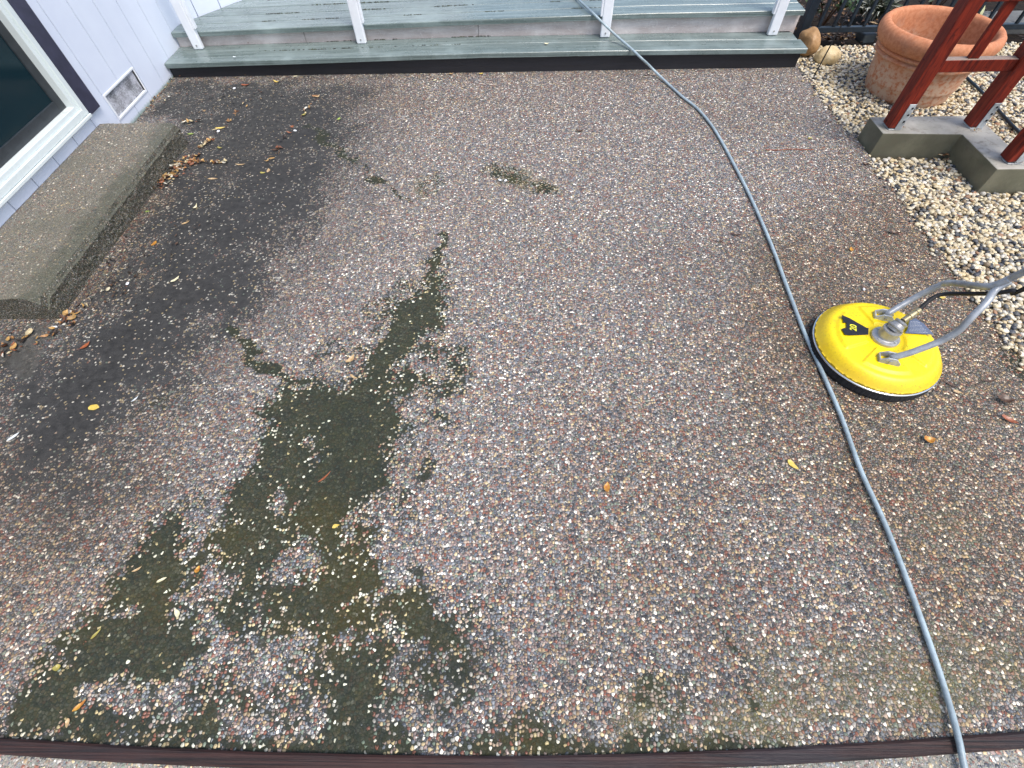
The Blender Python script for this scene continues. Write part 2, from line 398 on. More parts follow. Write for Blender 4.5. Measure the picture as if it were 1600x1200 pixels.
def terracotta():
    t = NT('terracotta'); v = t.coord(); n = t.noise(v, 7, 5, .65); f = t.noise(v, 45, 5, .65)
    z = t.n('ShaderNodeSeparateXYZ'); t.l(v, z.inputs[0])
    c = t.mix(t.ss(f, .3, .7), (.47, .17, .075), (.60, .26, .13))
    eff = t.math('MULTIPLY', t.ss(t.math('ADD', t.math('MULTIPLY', z.outputs[2], -1.0), t.math('MULTIPLY', n, .35)), -.10, .08), t.ss(f, .36, .56))
    c = t.mix(t.math('MULTIPLY', t.ss(n, .50, .68), .45), c, (.34, .17, .11)); c = t.mix(t.math('MULTIPLY', eff, .8), c, (.56, .42, .30))
    t.set(c, .7, 0, .35); t.bump(f, .0005); return t.m
M_terra = terracotta()
M_soil = None
def soil_mat(name, a, b, sc=30):
    t = NT(name); v = t.coord(); n = t.noise(v, sc, 8, .7); c = t.mix(t.ss(n, .3, .7), a, b); t.set(c, .9, 0, .2); t.bump(n, .012); return t.m
M_soil = soil_mat('dark_soil', (.008, .006, .004), (.028, .018, .011))
M_potsoil = soil_mat('old_potting_soil', (.05, .03, .022), (.13, .075, .05))
M_fence = simple('blue_black_metal', (.018, .030, .044), .4, .2, nscale=30, namt=.3, bump=.0003)
M_rod = simple('black_rod', (.01, .01, .01), .5, bump=0)
def rock_mat(name, a, b, c3):
    t = NT(name); v = t.coord(); n = t.noise(v, 16, 6, .65); f = t.noise(v, 120, 4, .6)
    c = t.mix(t.ss(n, .3, .7), a, b); c = t.mix(t.ss(f, .62, .72), c, c3); t.set(c, .5, 0, .4); t.bump(n, .004); return t.m
M_rock1 = rock_mat('tan_rock', (.30, .165, .065), (.46, .28, .13), (.15, .10, .06))
M_rock2 = rock_mat('cream_rock', (.56, .40, .19), (.74, .60, .36), (.25, .15, .07))
M_rock3 = rock_mat('lichen_rock', (.48, .50, .22), (.62, .60, .36), (.2, .2, .1))
def attr_mat(name, rough=.45, trans=0.0, bump=0.0):
    t = NT(name); a = t.n('ShaderNodeAttribute', attribute_name='col'); v = t.coord(); f = t.noise(v, 220, 4, .6)
    c = t.mix(1.0, a.outputs['Color'], t.mix(t.ss(f, .3, .7), (.72, .72, .72), (1.1, 1.1, 1.1)), 'MULTIPLY')
    t.set(c, rough, 0, .5)
    if bump: t.bump(f, bump)
    return t.m
M_gravel = attr_mat('river_pebble', .5, bump=.001)
M_litter = attr_mat('dead_leaf', .5)
def leaf_mat(name, a, b):
    t = NT(name); v = t.coord(); n = t.noise(v, 110, 4, .65); t.set(t.mix(t.ss(n, .35, .7), a, b), .38, 0, .5); t.bump(n, .0006); return t.m
LEAF = {'yellow': leaf_mat('leaf_yellow', (.58, .40, .06), (.70, .56, .18)), 'orange': leaf_mat('leaf_orange', (.36, .13, .02), (.60, .33, .05)),
        'tan': leaf_mat('leaf_tan', (.40, .26, .12), (.56, .42, .24)), 'cream': leaf_mat('leaf_cream', (.62, .56, .34), (.72, .68, .50)),
        'brown': leaf_mat('leaf_brown', (.05, .025, .012), (.12, .06, .03)), 'red': leaf_mat('leaf_red', (.22, .055, .02), (.36, .12, .05)),
        'green': leaf_mat('leaf_green', (.20, .32, .05), (.36, .42, .10)), 'white': leaf_mat('leaf_white', (.60, .66, .68), (.72, .76, .76)),
        'olive': leaf_mat('leaf_olive', (.28, .24, .05), (.42, .36, .10))}
def board_mat():
    t = NT('wet_grained_timber'); v = t.coord((.7, 60, 20)); n = t.noise(v, 3, 7, .7, .6); b = t.noise(t.coord(), 2.2, 4, .6)
    c = t.mix(t.ss(n, .35, .62), (.007, .006, .007), (.045, .020, .017)); c = t.mix(t.math('MULTIPLY', t.ss(b, .45, .7), .5), c, (.030, .027, .033))
    t.set(c, .5, 0, .3); t.bump(n, .003); return t.m
M_board = board_mat()

# ------------------------------------------------------------------ the ground
XW, XE, YD = -2.53, 2.02, 3.776
g = MB(); g.box((-40, -40, -.50), (40, 40, -.085)); props(g.build('ground', M_soil), kind='structure')

# front edge of the patio follows the bowed edging board
EDGE = [at(*p)[:2] for p in [(-60, 1147), (0, 1153), (200, 1166), (400, 1175), (600, 1180), (800, 1182), (1000, 1178), (1200, 1170), (1400, 1158), (1600, 1143), (1680, 1136)]]
EDGE = sorted(EDGE, key=lambda p: p[0])
ex = np.array([-2.9]+[p[0] for p in EDGE]+[2.6]); ey = np.array([EDGE[0][1]+.04]+[p[1] for p in EDGE]+[EDGE[-1][1]+.07])
def edge_y(x): return np.interp(x, ex, ey)

nx, ny = 360, 330
xs = np.linspace(XW-.02, XE, nx); tt = np.linspace(0, 1, ny)
X, T = np.meshgrid(xs, tt); Y0 = edge_y(X); Y = Y0 + T*(YD+.06-Y0)
Xw = X.copy()
wob = np.array([noise.noise(Vector((9.1, y*2.2, 0)))*.012 + noise.noise(Vector((3.1, y*14, 0)))*.006 for y in Y[:, -1]])
Xw[:, -1] += wob
Z = np.array([noise.noise(Vector((x*.9, y*.9, 0))) for x, y in zip(X.ravel(), Y.ravel())])*.003
V = np.c_[Xw.ravel(), Y.ravel(), Z]
idx = np.arange(nx*ny).reshape(ny, nx)
Fq = np.c_[idx[:-1, :-1].ravel(), idx[:-1, 1:].ravel(), idx[1:, 1:].ravel(), idx[1:, :-1].ravel()]
# slab sides down to the soil
def skirt(edge_idx):
    global V, Fq
    n0 = len(V); e = np.array(edge_idx); low = V[e].copy(); low[:, 2] = -.10; V = np.r_[V, low]
    k = np.arange(len(e)-1); Fq = np.r_[Fq, np.c_[e[k+1], e[k], n0+k, n0+k+1]]
skirt(idx[:, -1][::-1]); skirt(idx[0, :][::-1])

# stain maps: polygons and blobs laid out on the slab (corner points taken on the slab surface)
def W2(pts): return np.array([at(*p)[:2] for p in pts])
def sdist(P, poly):
    """signed distance (positive inside) in metres"""
    n = len(poly); d = np.full(len(P), 1e9); ins = np.zeros(len(P), bool)
    for i in range(n):
        a, b = poly[i], poly[(i+1) % n]; ab = b-a; t = np.clip(((P-a)@ab)/(ab@ab), 0, 1)
        d = np.minimum(d, np.hypot(*(P-a-t[:, None]*ab).T))
        c = ((a[1] > P[:, 1]) != (b[1] > P[:, 1]))
        with np.errstate(divide='ignore', invalid='ignore'):
            xi = (b[0]-a[0])*(P[:, 1]-a[1])/(b[1]-a[1])+a[0]
        ins ^= c & (P[:, 0] < xi)
    return np.where(ins, d, -d)
def sst(x, a, b): t = np.clip((x-a)/(b-a), 0, 1); return t*t*(3-2*t)
P2 = V[:, :2].copy()
def fbm(P, sc, oc, seed): return np.array([noise.fractal(Vector((x*sc, y*sc, seed)), .8, 2.1, oc) for x, y in P])
P0 = P2.copy()
WX = fbm(P0, 5, 6, 1.3); WY = fbm(P0, 5, 6, 7.7); NF = fbm(P0, 9, 7, 4.4)
P2 = P0 + np.c_[WX, WY]*.075          # stains have ragged outlines: look the shapes up through a crumpled map
def poly_map(items, soft=.05):
    out = np.zeros(len(P2))
    for pts, s in items: out = np.maximum(out, s*sst(sdist(P2, W2(pts)), -soft, soft))
    return out
def line_map(items):
    out = np.zeros(len(P2))
    for pts, wd, s in items:
        q = W2(pts)
        for a, b in zip(q[:-1], q[1:]):
            ab = b-a; t = np.clip(((P2-a)@ab)/(ab@ab), 0, 1); d = np.hypot(*(P2-a-t[:, None]*ab).T)
            out = np.maximum(out, s*(1-sst(d, wd*.3, wd)))
    return out
def blob_map(items):
    out = np.zeros(len(P2))
    for (px, py, rx, ry, rot, s) in items:
        c = at(px, py)[:2]; d = P2-c; a = R(rot); u = d[:, 0]*math.cos(a)+d[:, 1]*math.sin(a); v_ = -d[:, 0]*math.sin(a)+d[:, 1]*math.cos(a)
        out = 1-(1-out)*(1-s*np.exp(-((u/rx)**2+(v_/ry)**2)))
    return out
moss = poly_map([
    ([(655, 455), (684, 425), (708, 470), (690, 500), (655, 520), (640, 550), (625, 572), (560, 578), (572, 530), (610, 480)], .78),
    ([(470, 592), (555, 572), (640, 570), (668, 600), (628, 650), (628, 700), (600, 740), (570, 795), (520, 830), (430, 835), (375, 795), (395, 740), (400, 690), (430, 640)], .95),
    ([(200, 860), (300, 812), (322, 870), (330, 925), (300, 985), (262, 1000), (300, 1015), (235, 1050), (170, 1080), (110, 1150), (-20, 1170), (40, 1115), (85, 1045), (150, 960)], 1.05),
    ([(120, 1120), (230, 1100), (300, 1150), (620, 1166), (620, 1190), (0, 1190)], .95),
    ([(330, 850), (430, 830), (620, 830), (620, 960), (480, 1010), (360, 1000), (310, 960)], .64),
    ([(520, 1010), (600, 960), (660, 980), (620, 1060), (590, 1180), (450, 1180), (505, 1090)], .80),
    ([(600, 790), (690, 860), (720, 940), (690, 1040), (630, 1060), (560, 960)], .48),
    ([(340, 770), (420, 720), (470, 840), (400, 900), (330, 880)], .78),
    ([(400, 640), (470, 600), (440, 700), (380, 760)], .60),
    ([(640, 480), (710, 440), (722, 500), (690, 590), (650, 630)], .32),
    ([(690, 385), (745, 470), (720, 640), (650, 790), (800, 930), (760, 1180), (0, 1180), (0, 1130), (120, 940), (200, 830), (330, 740), (380, 640), (470, 570), (600, 440)], .30),
], .12)
moss = moss + NF*.34*sst(moss, .05, .4)*(moss < 1.02)
moss = np.maximum(moss, line_map([([(690, 375), (682, 400), (676, 432)], .045, .7), ([(350, 515), (400, 550), (440, 570), (480, 590)], .035, .62),
    ([(485, 195), (530, 230), (570, 270), (615, 300), (650, 315)], .035, .5), ([(1130, 950), (1160, 1020), (1180, 1100)], .03, .35)]))
P2 = P0 + np.c_[WX, WY]*.10
moss = moss*(1-blob_map([(205, 975, .045, .03, 0, .9), (300, 960, .03, .05, 0, .8), (510, 720, .05, .05, 0, .75), (440, 770, .06, .04, 0, .7), (590, 530, .05, .05, 0, .8), (480, 690, .04, .05, 0, .6), (600, 610, .05, .04, 0, .6), (150, 1090, .05, .04, 0, .7), (450, 880, .06, .05, 0, .7), (350, 900, .04, .05, 0, .8), (640, 880, .05, .05, 0, .7)]))
P2 = P0 + np.c_[WX, WY]*.03
moss = np.maximum(moss, blob_map([(780, 268, .13, .09, 0, .52), (835, 292, .16, .08, -30, .46), (677, 282, .09, .14, 0, .42), (1040, 1080, .12, .10, 0, .35), (820, 1130, .12, .06, 0, .38), (690, 1040, .10, .08, 0, .4),
    (460, 1165, .5, .035, 0, .6), (1000, 1172, .5, .03, 0, .5), (240, 640, .15, .12, 0, .25), (1590, 560, .1, .12, 0, .5)]))
P2 = P0 + np.c_[WX, WY]*.12
grime = .92*poly_map([([(-100, 480), (100, 500), (250, 200), (270, 122), (480, 115), (600, 125), (570, 280), (470, 440), (330, 600), (170, 790), (-100, 900)], 1)], .45)
grime = np.maximum(grime, blob_map([(395, 330, .36, .46, 20, .85), (475, 260, .30, .26, 0, .80), (520, 150, .35, .16, 0, .6), (215, 560, .34, .50, -30, .85), (250, 470, .30, .35, 0, .6), (70, 660, .40, .35, 0, .75),
    (420, 170, .45, .28, 0, .55), (300, 150, .35, .30, 0, .65), (290, 250, .30, .35, 0, .62), (340, 210, .2, .25, 0, .5), (550, 640, .15, .25, 20, .45), (540, 740, .12, .2, 0, .4), (130, 770, .35, .25, 0, .5),
    (640, 1120, .18, .10, 0, .5), (1050, 430, .5, .3, 0, .12), (1180, 420, .4, .2, 0, .22), (700, 1050, .10, .08, 0, .75), (880, 1060, .08, .06, 0, .4), (1130, 960, .12, .25, 0, .25)]))
brown = .85*poly_map([([(880, 640), (1700, 560), (1700, 1200), (850, 1200)], .45), ([(-80, 700), (250, 720), (230, 820), (120, 960), (40, 1120), (-80, 1160)], .8), ([(1150, 380), (1400, 280), (1700, 500), (1700, 1150), (1450, 1060), (1280, 850), (1130, 560)], 1)], .35)
brown = np.maximum(brown, blob_map([(1400, 700, .75, .55, 0, .75), (1250, 440, .5, .35, 0, .5), (1500, 900, .35, .5, 0, .5), (1580, 640, .25, .2, 0, .7), (200, 330, .25, .3, 0, .7), (150, 450, .2, .2, 0, .5),
    (400, 230, .4, .4, 0, .4), (1430, 420, .25, .3, 0, .35), (1350, 300, .3, .4, 0, .25), (0, 850, .3, .3, 0, .45), (600, 160, .9, .15, 0, .35), (1150, 180, .5, .25, 0, .2)]))
olive = blob_map([(1080, 1130, .30, .10, 0, .62), (1220, 1105, .30, .13, 0, .6), (1400, 1100, .30, .14, 0, .6), (1560, 1080, .2, .2, 0, .55), (880, 1150, .35, .07, 0, .5), (1250, 960, .35, .25, 0, .3), (1500, 950, .3, .3, 0, .3), (600, 230, .3, .2, 0, .25), (1060, 160, .4, .2, 0, .25), (790, 272, .20, .11, 0, 1.0), (840, 292, .18, .10, 0, 1.0), (677, 282, .12, .14, 0, .8),
    (900, 225, .25, .12, 0, .3), (1500, 1090, .2, .1, 0, .4), (490, 470, .1, .1, 0, .4), (180, 1060, .2, .1, 0, .35), (1560, 850, .2, .3, 0, .35), (200, 370, .1, .2, 0, .3)])
bare = blob_map([(20, 560, .14, .10, 0, 1.0), (-60, 530, .22, .10, 0, 1.0), (425, 195, .16, .16, 0, .30), (110, 500, .05, .05, 0, .4)])
bare = np.maximum(bare, .46*poly_map([([(262, 130), (390, 128), (505, 148), (415, 262), (280, 270), (305, 205), (290, 190), (215, 185)], 1)], .05))
grime = np.maximum(grime, .85*poly_map([([(262, 125), (400, 122), (520, 150), (425, 275), (300, 330), (280, 240), (300, 200), (215, 185)], 1)], .12))
patio = np_mesh('patio', V, Fq, M_patio, smooth=False); props(patio, kind='structure')
for k, a in dict(moss=moss, grime=grime, brown=brown, olive=olive, bare=bare).items():
    at_ = patio.data.attributes.new(k, 'FLOAT', 'POINT'); at_.data.foreach_set('value', np.clip(a, 0, 1.2).astype(np.float32))

# walk in front of the edging board
BW = .034
me = MB(); bm = me.bm
top = [(x, float(edge_y(x))-BW) for x in np.linspace(-2.9, 2.6, 60)]
a1 = [bm.verts.new((x, y, .002)) for x, y in top]; a2 = [bm.verts.new((x, -3.0, .002)) for x, y in top]
for i in range(59): bm.faces.new((a2[i], a2[i+1], a1[i+1], a1[i]))
pav = me.build('pavement', None); pav.data.materials.append(aggregate('pale_aggregate', False, 80)); props(pav, kind='structure')

# edging board
me = MB(); bm = me.bm; N = 80; sec = []
for i in range(N+1):
    x = -2.52+i*(4.53/N); y = float(edge_y(x)); zt = .012+.002*noise.noise(Vector((x*3, 0, 0)))
    prof = [(y+.001, -.08), (y+.001, zt-.004), (y-.004, zt), (y-BW+.005, zt), (y-BW+.001, zt-.004), (y-BW+.001, -.08)]
    sec.append([bm.verts.new((x, a, b)) for a, b in prof])
for i in range(N):
    for k in range(6): bm.faces.new((sec[i][k], sec[i+1][k], sec[i+1][(k+1) % 6], sec[i][(k+1) % 6]))
bm.faces.new(sec[0]); bm.faces.new(sec[-1][::-1])
M_bed = soil_mat('sandy_bed', (.10, .085, .06), (.22, .19, .14), 60)
props(me.build('edging_board', M_board), 'long dark wet timber edging board set along the near edge of the patio', 'edging board')

# gravel bed
me = MB(); bm = me.bm
gp_ = [(XE-.01, -.4), (6.5, -.4), (6.5, 4.14), (XE-.06, 4.14), (XE-.06, YD+.07), (XE-.01, YD+.07)]
vs = [bm.verts.new((x, y, -.03)) for x, y in gp_]; bm.faces.new(vs)
props(me.build('gravel_bed', M_bed), kind='structure')

# ------------------------------------------------------------------ pebbles of the gravel bed
def ico_np(sub=1):
    b = bmesh.new(); bmesh.ops.create_icosphere(b, subdivisions=sub, radius=1)
    Vv = np.array([v.co[:] for v in b.verts]); Ff = np.array([[v.index for v in f.verts] for f in b.faces]); b.free(); return Vv, Ff
IV, IF = ico_np(2)
SOLID = [((2.03, 2.62), (2.62, 2.85)), ((2.46, 2.28), (2.63, 2.7)), ((2.46, 2.28), (3.2, 2.46))]
def scatter(region, step, smin, smax, z0, zj):
    x0, x1, y0, y1 = region; pts = []
    gx, gy = np.meshgrid(np.arange(x0, x1, step), np.arange(y0, y1, step))
    p = np.c_[gx.ravel(), gy.ravel()]; p = p+nr.uniform(-.55, .55, p.shape)*step
    q3 = np.c_[p, np.zeros(len(p))]; u, v_ = proj(q3)
    keep = (u > 1180) & (u < 1680) & (v_ > -60) & (v_ < 760)
    for (a, b) in SOLID:
        keep &= ~((p[:, 0] > a[0]) & (p[:, 0] < b[0]) & (p[:, 1] > a[1]) & (p[:, 1] < b[1]))
    return p[keep]
def pebbles(P, s, z, cols):
    n = len(P); ang = nr.uniform(0, 2*np.pi, n); tl = nr.normal(0, .35, n)
    sc = np.c_[s*nr.uniform(.8, 1.3, n), s*nr.uniform(.65, 1.0, n), s*nr.uniform(.4, .75, n)]
    B = IV[None]*(1+nr.normal(0, .05, (n, len(IV), 1))); B = B*sc[:, None]
    # tilt about x then spin about z
    c, s_2 = np.cos(tl)[:, None], np.sin(tl)[:, None]
    x, y, zz = B[..., 0], B[..., 1]*c-B[..., 2]*s_2, B[..., 1]*s_2+B[..., 2]*c
    c, s_2 = np.cos(ang)[:, None], np.sin(ang)[:, None]
    Q = np.stack([x*c-y*s_2+P[:, 0:1], x*s_2+y*c+P[:, 1:2], zz+z[:, None]], -1)
    Vv = Q.reshape(-1, 3); Ff = (IF[None]+np.arange(n)[:, None, None]*len(IV)).reshape(-1, 3)
    return Vv, Ff, np.repeat(cols, len(IV), 0)
GC = np.array([(.84, .74, .52), (.92, .86, .70), (.76, .62, .38), (.055, .065, .085), (.09, .10, .12), (.14, .15, .16), (.30, .23, .15), (.42, .24, .14), (.80, .78, .72), (.36, .36, .34)])
GW = np.array([.25, .21, .14, .07, .07, .06, .06, .03, .08, .03]); GW /= GW.sum()
parts = []
for (reg, step, z0, zj) in (((XE, 4.9, .7, 4.14), .0165, -.022, .005), ((XE, 4.9, .7, 4.14), .0180, -.012, .006)):
    P = scatter(reg, step, 0, 0, 0, 0); s = nr.uniform(.0080, .0145, len(P)); parts.append((P, s, z0+nr.uniform(-zj, zj, len(P))))
P = np.concatenate([p[0] for p in parts]); s = np.concatenate([p[1] for p in parts]); z = np.concatenate([p[2] for p in parts])
eP = np.c_[XE-np.abs(nr.normal(0, .022, 330)), nr.uniform(1.0, YD, 330)]; eP = eP[~((eP[:, 1] > 2.6) & (eP[:, 1] < 2.86))]
P = np.r_[P, eP]; s = np.r_[s, nr.uniform(.006, .012, len(eP))]; z = np.r_[z, np.full(len(eP), .005)]
ci = nr.choice(len(GC), len(P), p=GW); cols = GC[ci]*nr.uniform(.60, .92, (len(P), 1))*np.array([1, .96, .88])
Vv, Ff, Cc = pebbles(P, s, z, cols)
props(np_mesh('gravel', Vv, Ff, M_gravel, col=Cc), 'cream white and dark grey rounded pebbles filling the bed right of the patio', 'gravel', kind='stuff')

# ------------------------------------------------------------------ house: siding walls, sliding door, vent, trim
house = empty('house', (XW, 3.0, 0), 'white house wall of vertical grooved siding with a dark glazed door and small vent', 'house')
def siding(p0, p1, z0, z1, out, marks=None, name='siding', holes=()):
    """vertical boards with grooves between p0 and p1 (2D); out = outward normal; holes = (s0, s1, za, zb)"""
    p0, p1 = Vector((*p0, 0)), Vector((*p1, 0)); d = (p1-p0); L = d.length; d.normalize(); out = Vector((*out, 0)).normalized()
    cuts = sorted(set([0.0, L]+[m for m in marks if 0 < m < L])); mb = MB()
    def slab(s0, s1, za, zb):
        if s1-s0 < .004 or zb-za < .004: return
        q = [p0+d*s0, p0+d*s1, p0+d*s1-out*.02, p0+d*s0-out*.02]
        mb.prism([(v.x, v.y) for v in q], za, zb)
    for a, b in zip(cuts[:-1], cuts[1:]):
        a2, b2 = (a+.003 if a > 0 else a), (b-.003 if b < L else b)
        segs = [(a2, b2, z0, z1)]
        for (h0, h1, za, zb) in holes:
            ns = []
            for (s0, s1, u0, u1) in segs:
                if h1 <= s0 or h0 >= s1 or zb <= u0 or za >= u1: ns.append((s0, s1, u0, u1)); continue
                if s0 < h0: ns.append((s0, h0, u0, u1))
                if s1 > h1: ns.append((h1, s1, u0, u1))
                ns.append((max(s0, h0), min(s1, h1), u0, max(u0, za))); ns.append((max(s0, h0), min(s1, h1), min(u1, zb), u1))
            segs = ns
        for sg in segs: slab(*sg)
    # backing behind the grooves
    o = mb.build(name, M_siding, house); return o
C1 = (XW, 4.17); w2d = Vector((.35, .48)).normalized(); C2 = (C1[0]+w2d.x*3.2, C1[1]+w2d.y*3.2)
YS = -2.0
DOOR0, DOOR1, DZ0, DZ1 = .55, 2.835, .208, 2.25
VENT = (3.05, 3.415, .072, .20)
siding((XW, YS), C1, -.004, 2.75, (1, 0), [2.234+.2*k-YS for k in range(-22, 10)], holes=[(DOOR0-YS, DOOR1-YS, DZ0, DZ1), (VENT[0]-YS, VENT[1]-YS, VENT[2], VENT[3])])
siding(C1, C2, .10, 2.75, (w2d.y, -w2d.x), [.16+.2*k for k in range(16)])
mb = MB()
mb.box((XW-.16, YS, -.08), (XW-.024, DOOR0, 2.75)); mb.box((XW-.16, DOOR1, -.08), (XW-.024, C1[1], 2.75)); mb.box((XW-.16, DOOR0, -.08), (XW-.024, DOOR1, DZ0)); mb.box((XW-.16, DOOR0, DZ1), (XW-.024, DOOR1, 2.75))
wo = Vector((w2d.y, -w2d.x)); q = [Vector(C1)-wo*.024, Vector(C2)-wo*.024, Vector(C2)-wo*.16, Vector(C1)-wo*.16]
mb.prism([(v.x, v.y) for v in q], -.08, 2.75)
mb.build('wall', M_sash, house)
mb = MB(); mb.box((XW-.3, YS, 2.76), (XW+.45, 4.6, 2.86)); mb.build('added_eave', M_white, house)  # unseen roof overhang, added to shade the ground along the wall
# sliding door
door = MB()
t1 = .066
def ring(mb, y0, y1, z0, z1, w_, x0, x1, bev=.003):
    mb.box((x0, y0, z0), (x1, y0+w_, z1), bev); mb.box((x0, y1-w_, z0), (x1, y1, z1), bev)
    mb.box((x0, y0+w_, z0), (x1, y1-w_, z0+w_), bev); mb.box((x0, y0+w_, z1-w_), (x1, y1-w_, z1), bev)
ring(door, DOOR0, DOOR1, DZ0, DZ1, .034, XW-.05, XW+.022)
ring(door, DOOR0+.034, DOOR1-.034, DZ0+.034, DZ1-.034, .026, XW-.05, XW+.010)
dro = door.build('door', M_vinyl, house); dro['label'] = 'white framed sliding glass door'
mb = MB(); ring(mb, DOOR0+.06, DOOR1-.06, DZ0+.06, DZ1-.06, .055, XW-.05, XW-.030, .002); mb.build('sash', M_sash, dro)
mb = MB(); mb.box((XW-.046, DOOR0+.115, DZ0+.115), (XW-.038, DOOR1-.115, DZ1-.115)); mb.build('pane', M_glass, dro)
mb = MB(); mb.box((XW+.0005, DOOR1+.004, .192), (XW+.02, 2.945, 2.36), .002); mb.build('trim', M_trim, house)
mb = MB(); mb.box((XW-.0, DOOR0-.02, .19), (XW+.03, DOOR1, .2065), .003); mb.build('door_sill', M_vinyl, house)
# vent
mb = MB(); ring(mb, VENT[0]-.012, VENT[1]+.012, VENT[2]-.010, VENT[3]+.010, .012, XW-.012, XW+.004, .002)
vt = mb.build('vent', M_white, house); vt['label'] = 'low crawlspace vent with dusty wire mesh'
mb = MB()
mb.box((XW-.014, VENT[0], VENT[2]), (XW-.010, VENT[1], VENT[3]))
for k in range(34):
    y = VENT[0]+.01+k*.0103; mb.box((XW-.0085, y, VENT[2]+.008), (XW-.0070, y+.0022, VENT[3]-.008))
for k in range(12):
    zz = VENT[2]+.012+k*.0098; mb.box((XW-.0068, VENT[0]+.008, zz), (XW-.0053, VENT[1]-.008, zz+.0022))
mb.build('mesh_screen', M_mesh, vt)

# ------------------------------------------------------------------ concrete step by the door
def rough_slab():
    x0, x1, y0, y1, zt = XW+.002, -2.062, 1.415, 2.875, .125
    b = bmesh.new(); nX, nY, nZ = 40, 120, 12
    bmesh.ops.create_cube(b, size=1)
    for v in b.verts: v.co = Vector(((x0+x1)/2+v.co.x*(x1-x0), (y0+y1)/2+v.co.y*(y1-y0), (zt-.04)/2+v.co.z*(zt+.04)))
    es = lambda ax: [e for e in b.edges if abs((e.verts[0].co-e.verts[1].co).normalized()[ax]) > .9]
    bmesh.ops.subdivide_edges(b, edges=es(0), cuts=28, use_grid_fill=True)
    bmesh.ops.subdivide_edges(b, edges=es(1), cuts=90, use_grid_fill=True)
    bmesh.ops.subdivide_edges(b, edges=es(2), cuts=10, use_grid_fill=True)
    for v in b.verts:
        c = v.co.copy(); n = noise.noise(c*9)*.5+noise.noise(c*30)*.3+noise.noise(c*90)*.3
        # rounded top arris on the open sides
        dx, dz = x1-c.x, zt-c.z
        if dx < .012 and dz < .012: v.co.x -= .006; v.co.z -= .005
        if c.x > x1-.001: v.co.x += n*.013
        if c.y < y0+.001: v.co.y += n*.005
        if c.y > y1-.001: v.co.y += n*.008
        if c.z > zt-.001: v.co.z += n*.0025
        if dx < .055: v.co.z -= (.055-dx)**2/.055*.45*max(0, c.z/zt)
        # worn near corner
        v.co.z -= .75*max(0, .05-((x1-c.x)+(c.y-y0)))*max(0, c.z/zt)
    me = bpy.data.meshes.new('concrete_step'); b.to_mesh(me); b.free()
    return link('concrete_step', me, M_step)
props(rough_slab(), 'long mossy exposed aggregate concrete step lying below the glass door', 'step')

# ------------------------------------------------------------------ deck
deck = empty('deck', (0, YD, 0), 'weathered grey green timber deck with one low step across the back of the patio', 'deck')
def zl(x): return float(np.interp(x, [-2.5, -.24, 1.0, 2.0], [.100, .133, .133, .126]))      # top of the lower tread
def zu(x): return float(np.interp(x, [-2.5, -.24, .9, 2.0], [.196, .243, .260, .262]))       # top of the upper deck
def board(name, x0f, x1f, y0, y1, ztf, th, mat, seed=0, n=40, bev=.004):
    """a plank running along x whose height follows ztf; the ends may be angled (x0f(y), x1f(y))"""
    mb = MB(); bm = mb.bm; sec = []
    for i in range(n+1):
        ring_ = []
        for (y, dz) in ((y0, -th), (y0, -bev), (y0+bev, 0), ((y0+y1)/2, .0008), (y1-bev, 0), (y1, -bev), (y1, -th)):
            a, b = x0f(y), x1f(y); x = a+(b-a)*i/n
            wv = noise.noise(Vector((x*1.7, seed*3.3, 0)))*.0018
            wy = noise.noise(Vector((x*2.3, seed*5.1+y0, 4)))*.0015
            ring_.append(bm.verts.new((x, y+wy, ztf(x)+dz+wv)))
        sec.append(ring_)
    for i in range(n):
        for k in range(7): bm.faces.new((sec[i][k], sec[i+1][k], sec[i+1][(k+1) % 7], sec[i][(k+1) % 7]))
    bm.faces.new(sec[0]); bm.faces.new(sec[-1][::-1])
    return mb.build(name, mat, deck)
XR = 1.985
tread_l = lambda y: XW+.004; 
board('tread_board', tread_l, lambda y: XR, 3.748, 3.905, zl, .030, M_deck, 1)
board('tread_board', tread_l, lambda y: XR-.02, 3.909, 4.036, lambda x: zl(x)-.001, .030, M_deck, 2)
board('skirt_board', lambda y: XW+.004, lambda y: 1.965, YD, YD+.03, lambda x: zl(x)-.031, .13, M_skirt, 3, bev=.001)
mb = MB(); mb.box((1.935, YD+.031, -.05), (1.964, 4.03, .093)); mb.build('skirt_board', M_skirt, deck)
# pale risers, three boards
for i, (pa, pb) in enumerate(((None, 475), (475, 748), (748, None))):
    xa = XW+.004 if pa is None else float(on(pa, 48, [0, 4.06, 0], [0, 1, 0])[0])+.0015
    xb = XR-.02 if pb is None else float(on(pb, 48, [0, 4.06, 0], [0, 1, 0])[0])-.0015
    board('riser_board', lambda y, a=xa: a, lambda y, b=xb: b, 4.038, 4.060, lambda x: zu(x)-.034, .10, M_riser, 5+i, bev=.001)
def wall2_x(y): return C1[0]+(y-C1[1])*w2d.x/w2d.y+.006
def left_up(y): return max(XW+.004, wall2_x(y)) if y > C1[1] else XW+.004
yy = 4.008; k = 0
while yy < 5.9:
    wdt = .140
    board('deck_board', left_up, lambda y: XR+.005, yy, yy+wdt, (lambda x, q=k: zu(x)-.0007*(q % 3)), .030, M_deck, 10+k); yy += wdt+.0045; k += 1
mb = MB(); mb.box((1.965, 4.062, -.05), (1.995, 5.9, .215)); mb.build('skirt_board', M_riser, deck)
mb = MB(); mb.box((XW+.01, 5.6, -.05), (1.96, 5.63, .13)); mb.build('joist', M_skirt, deck)

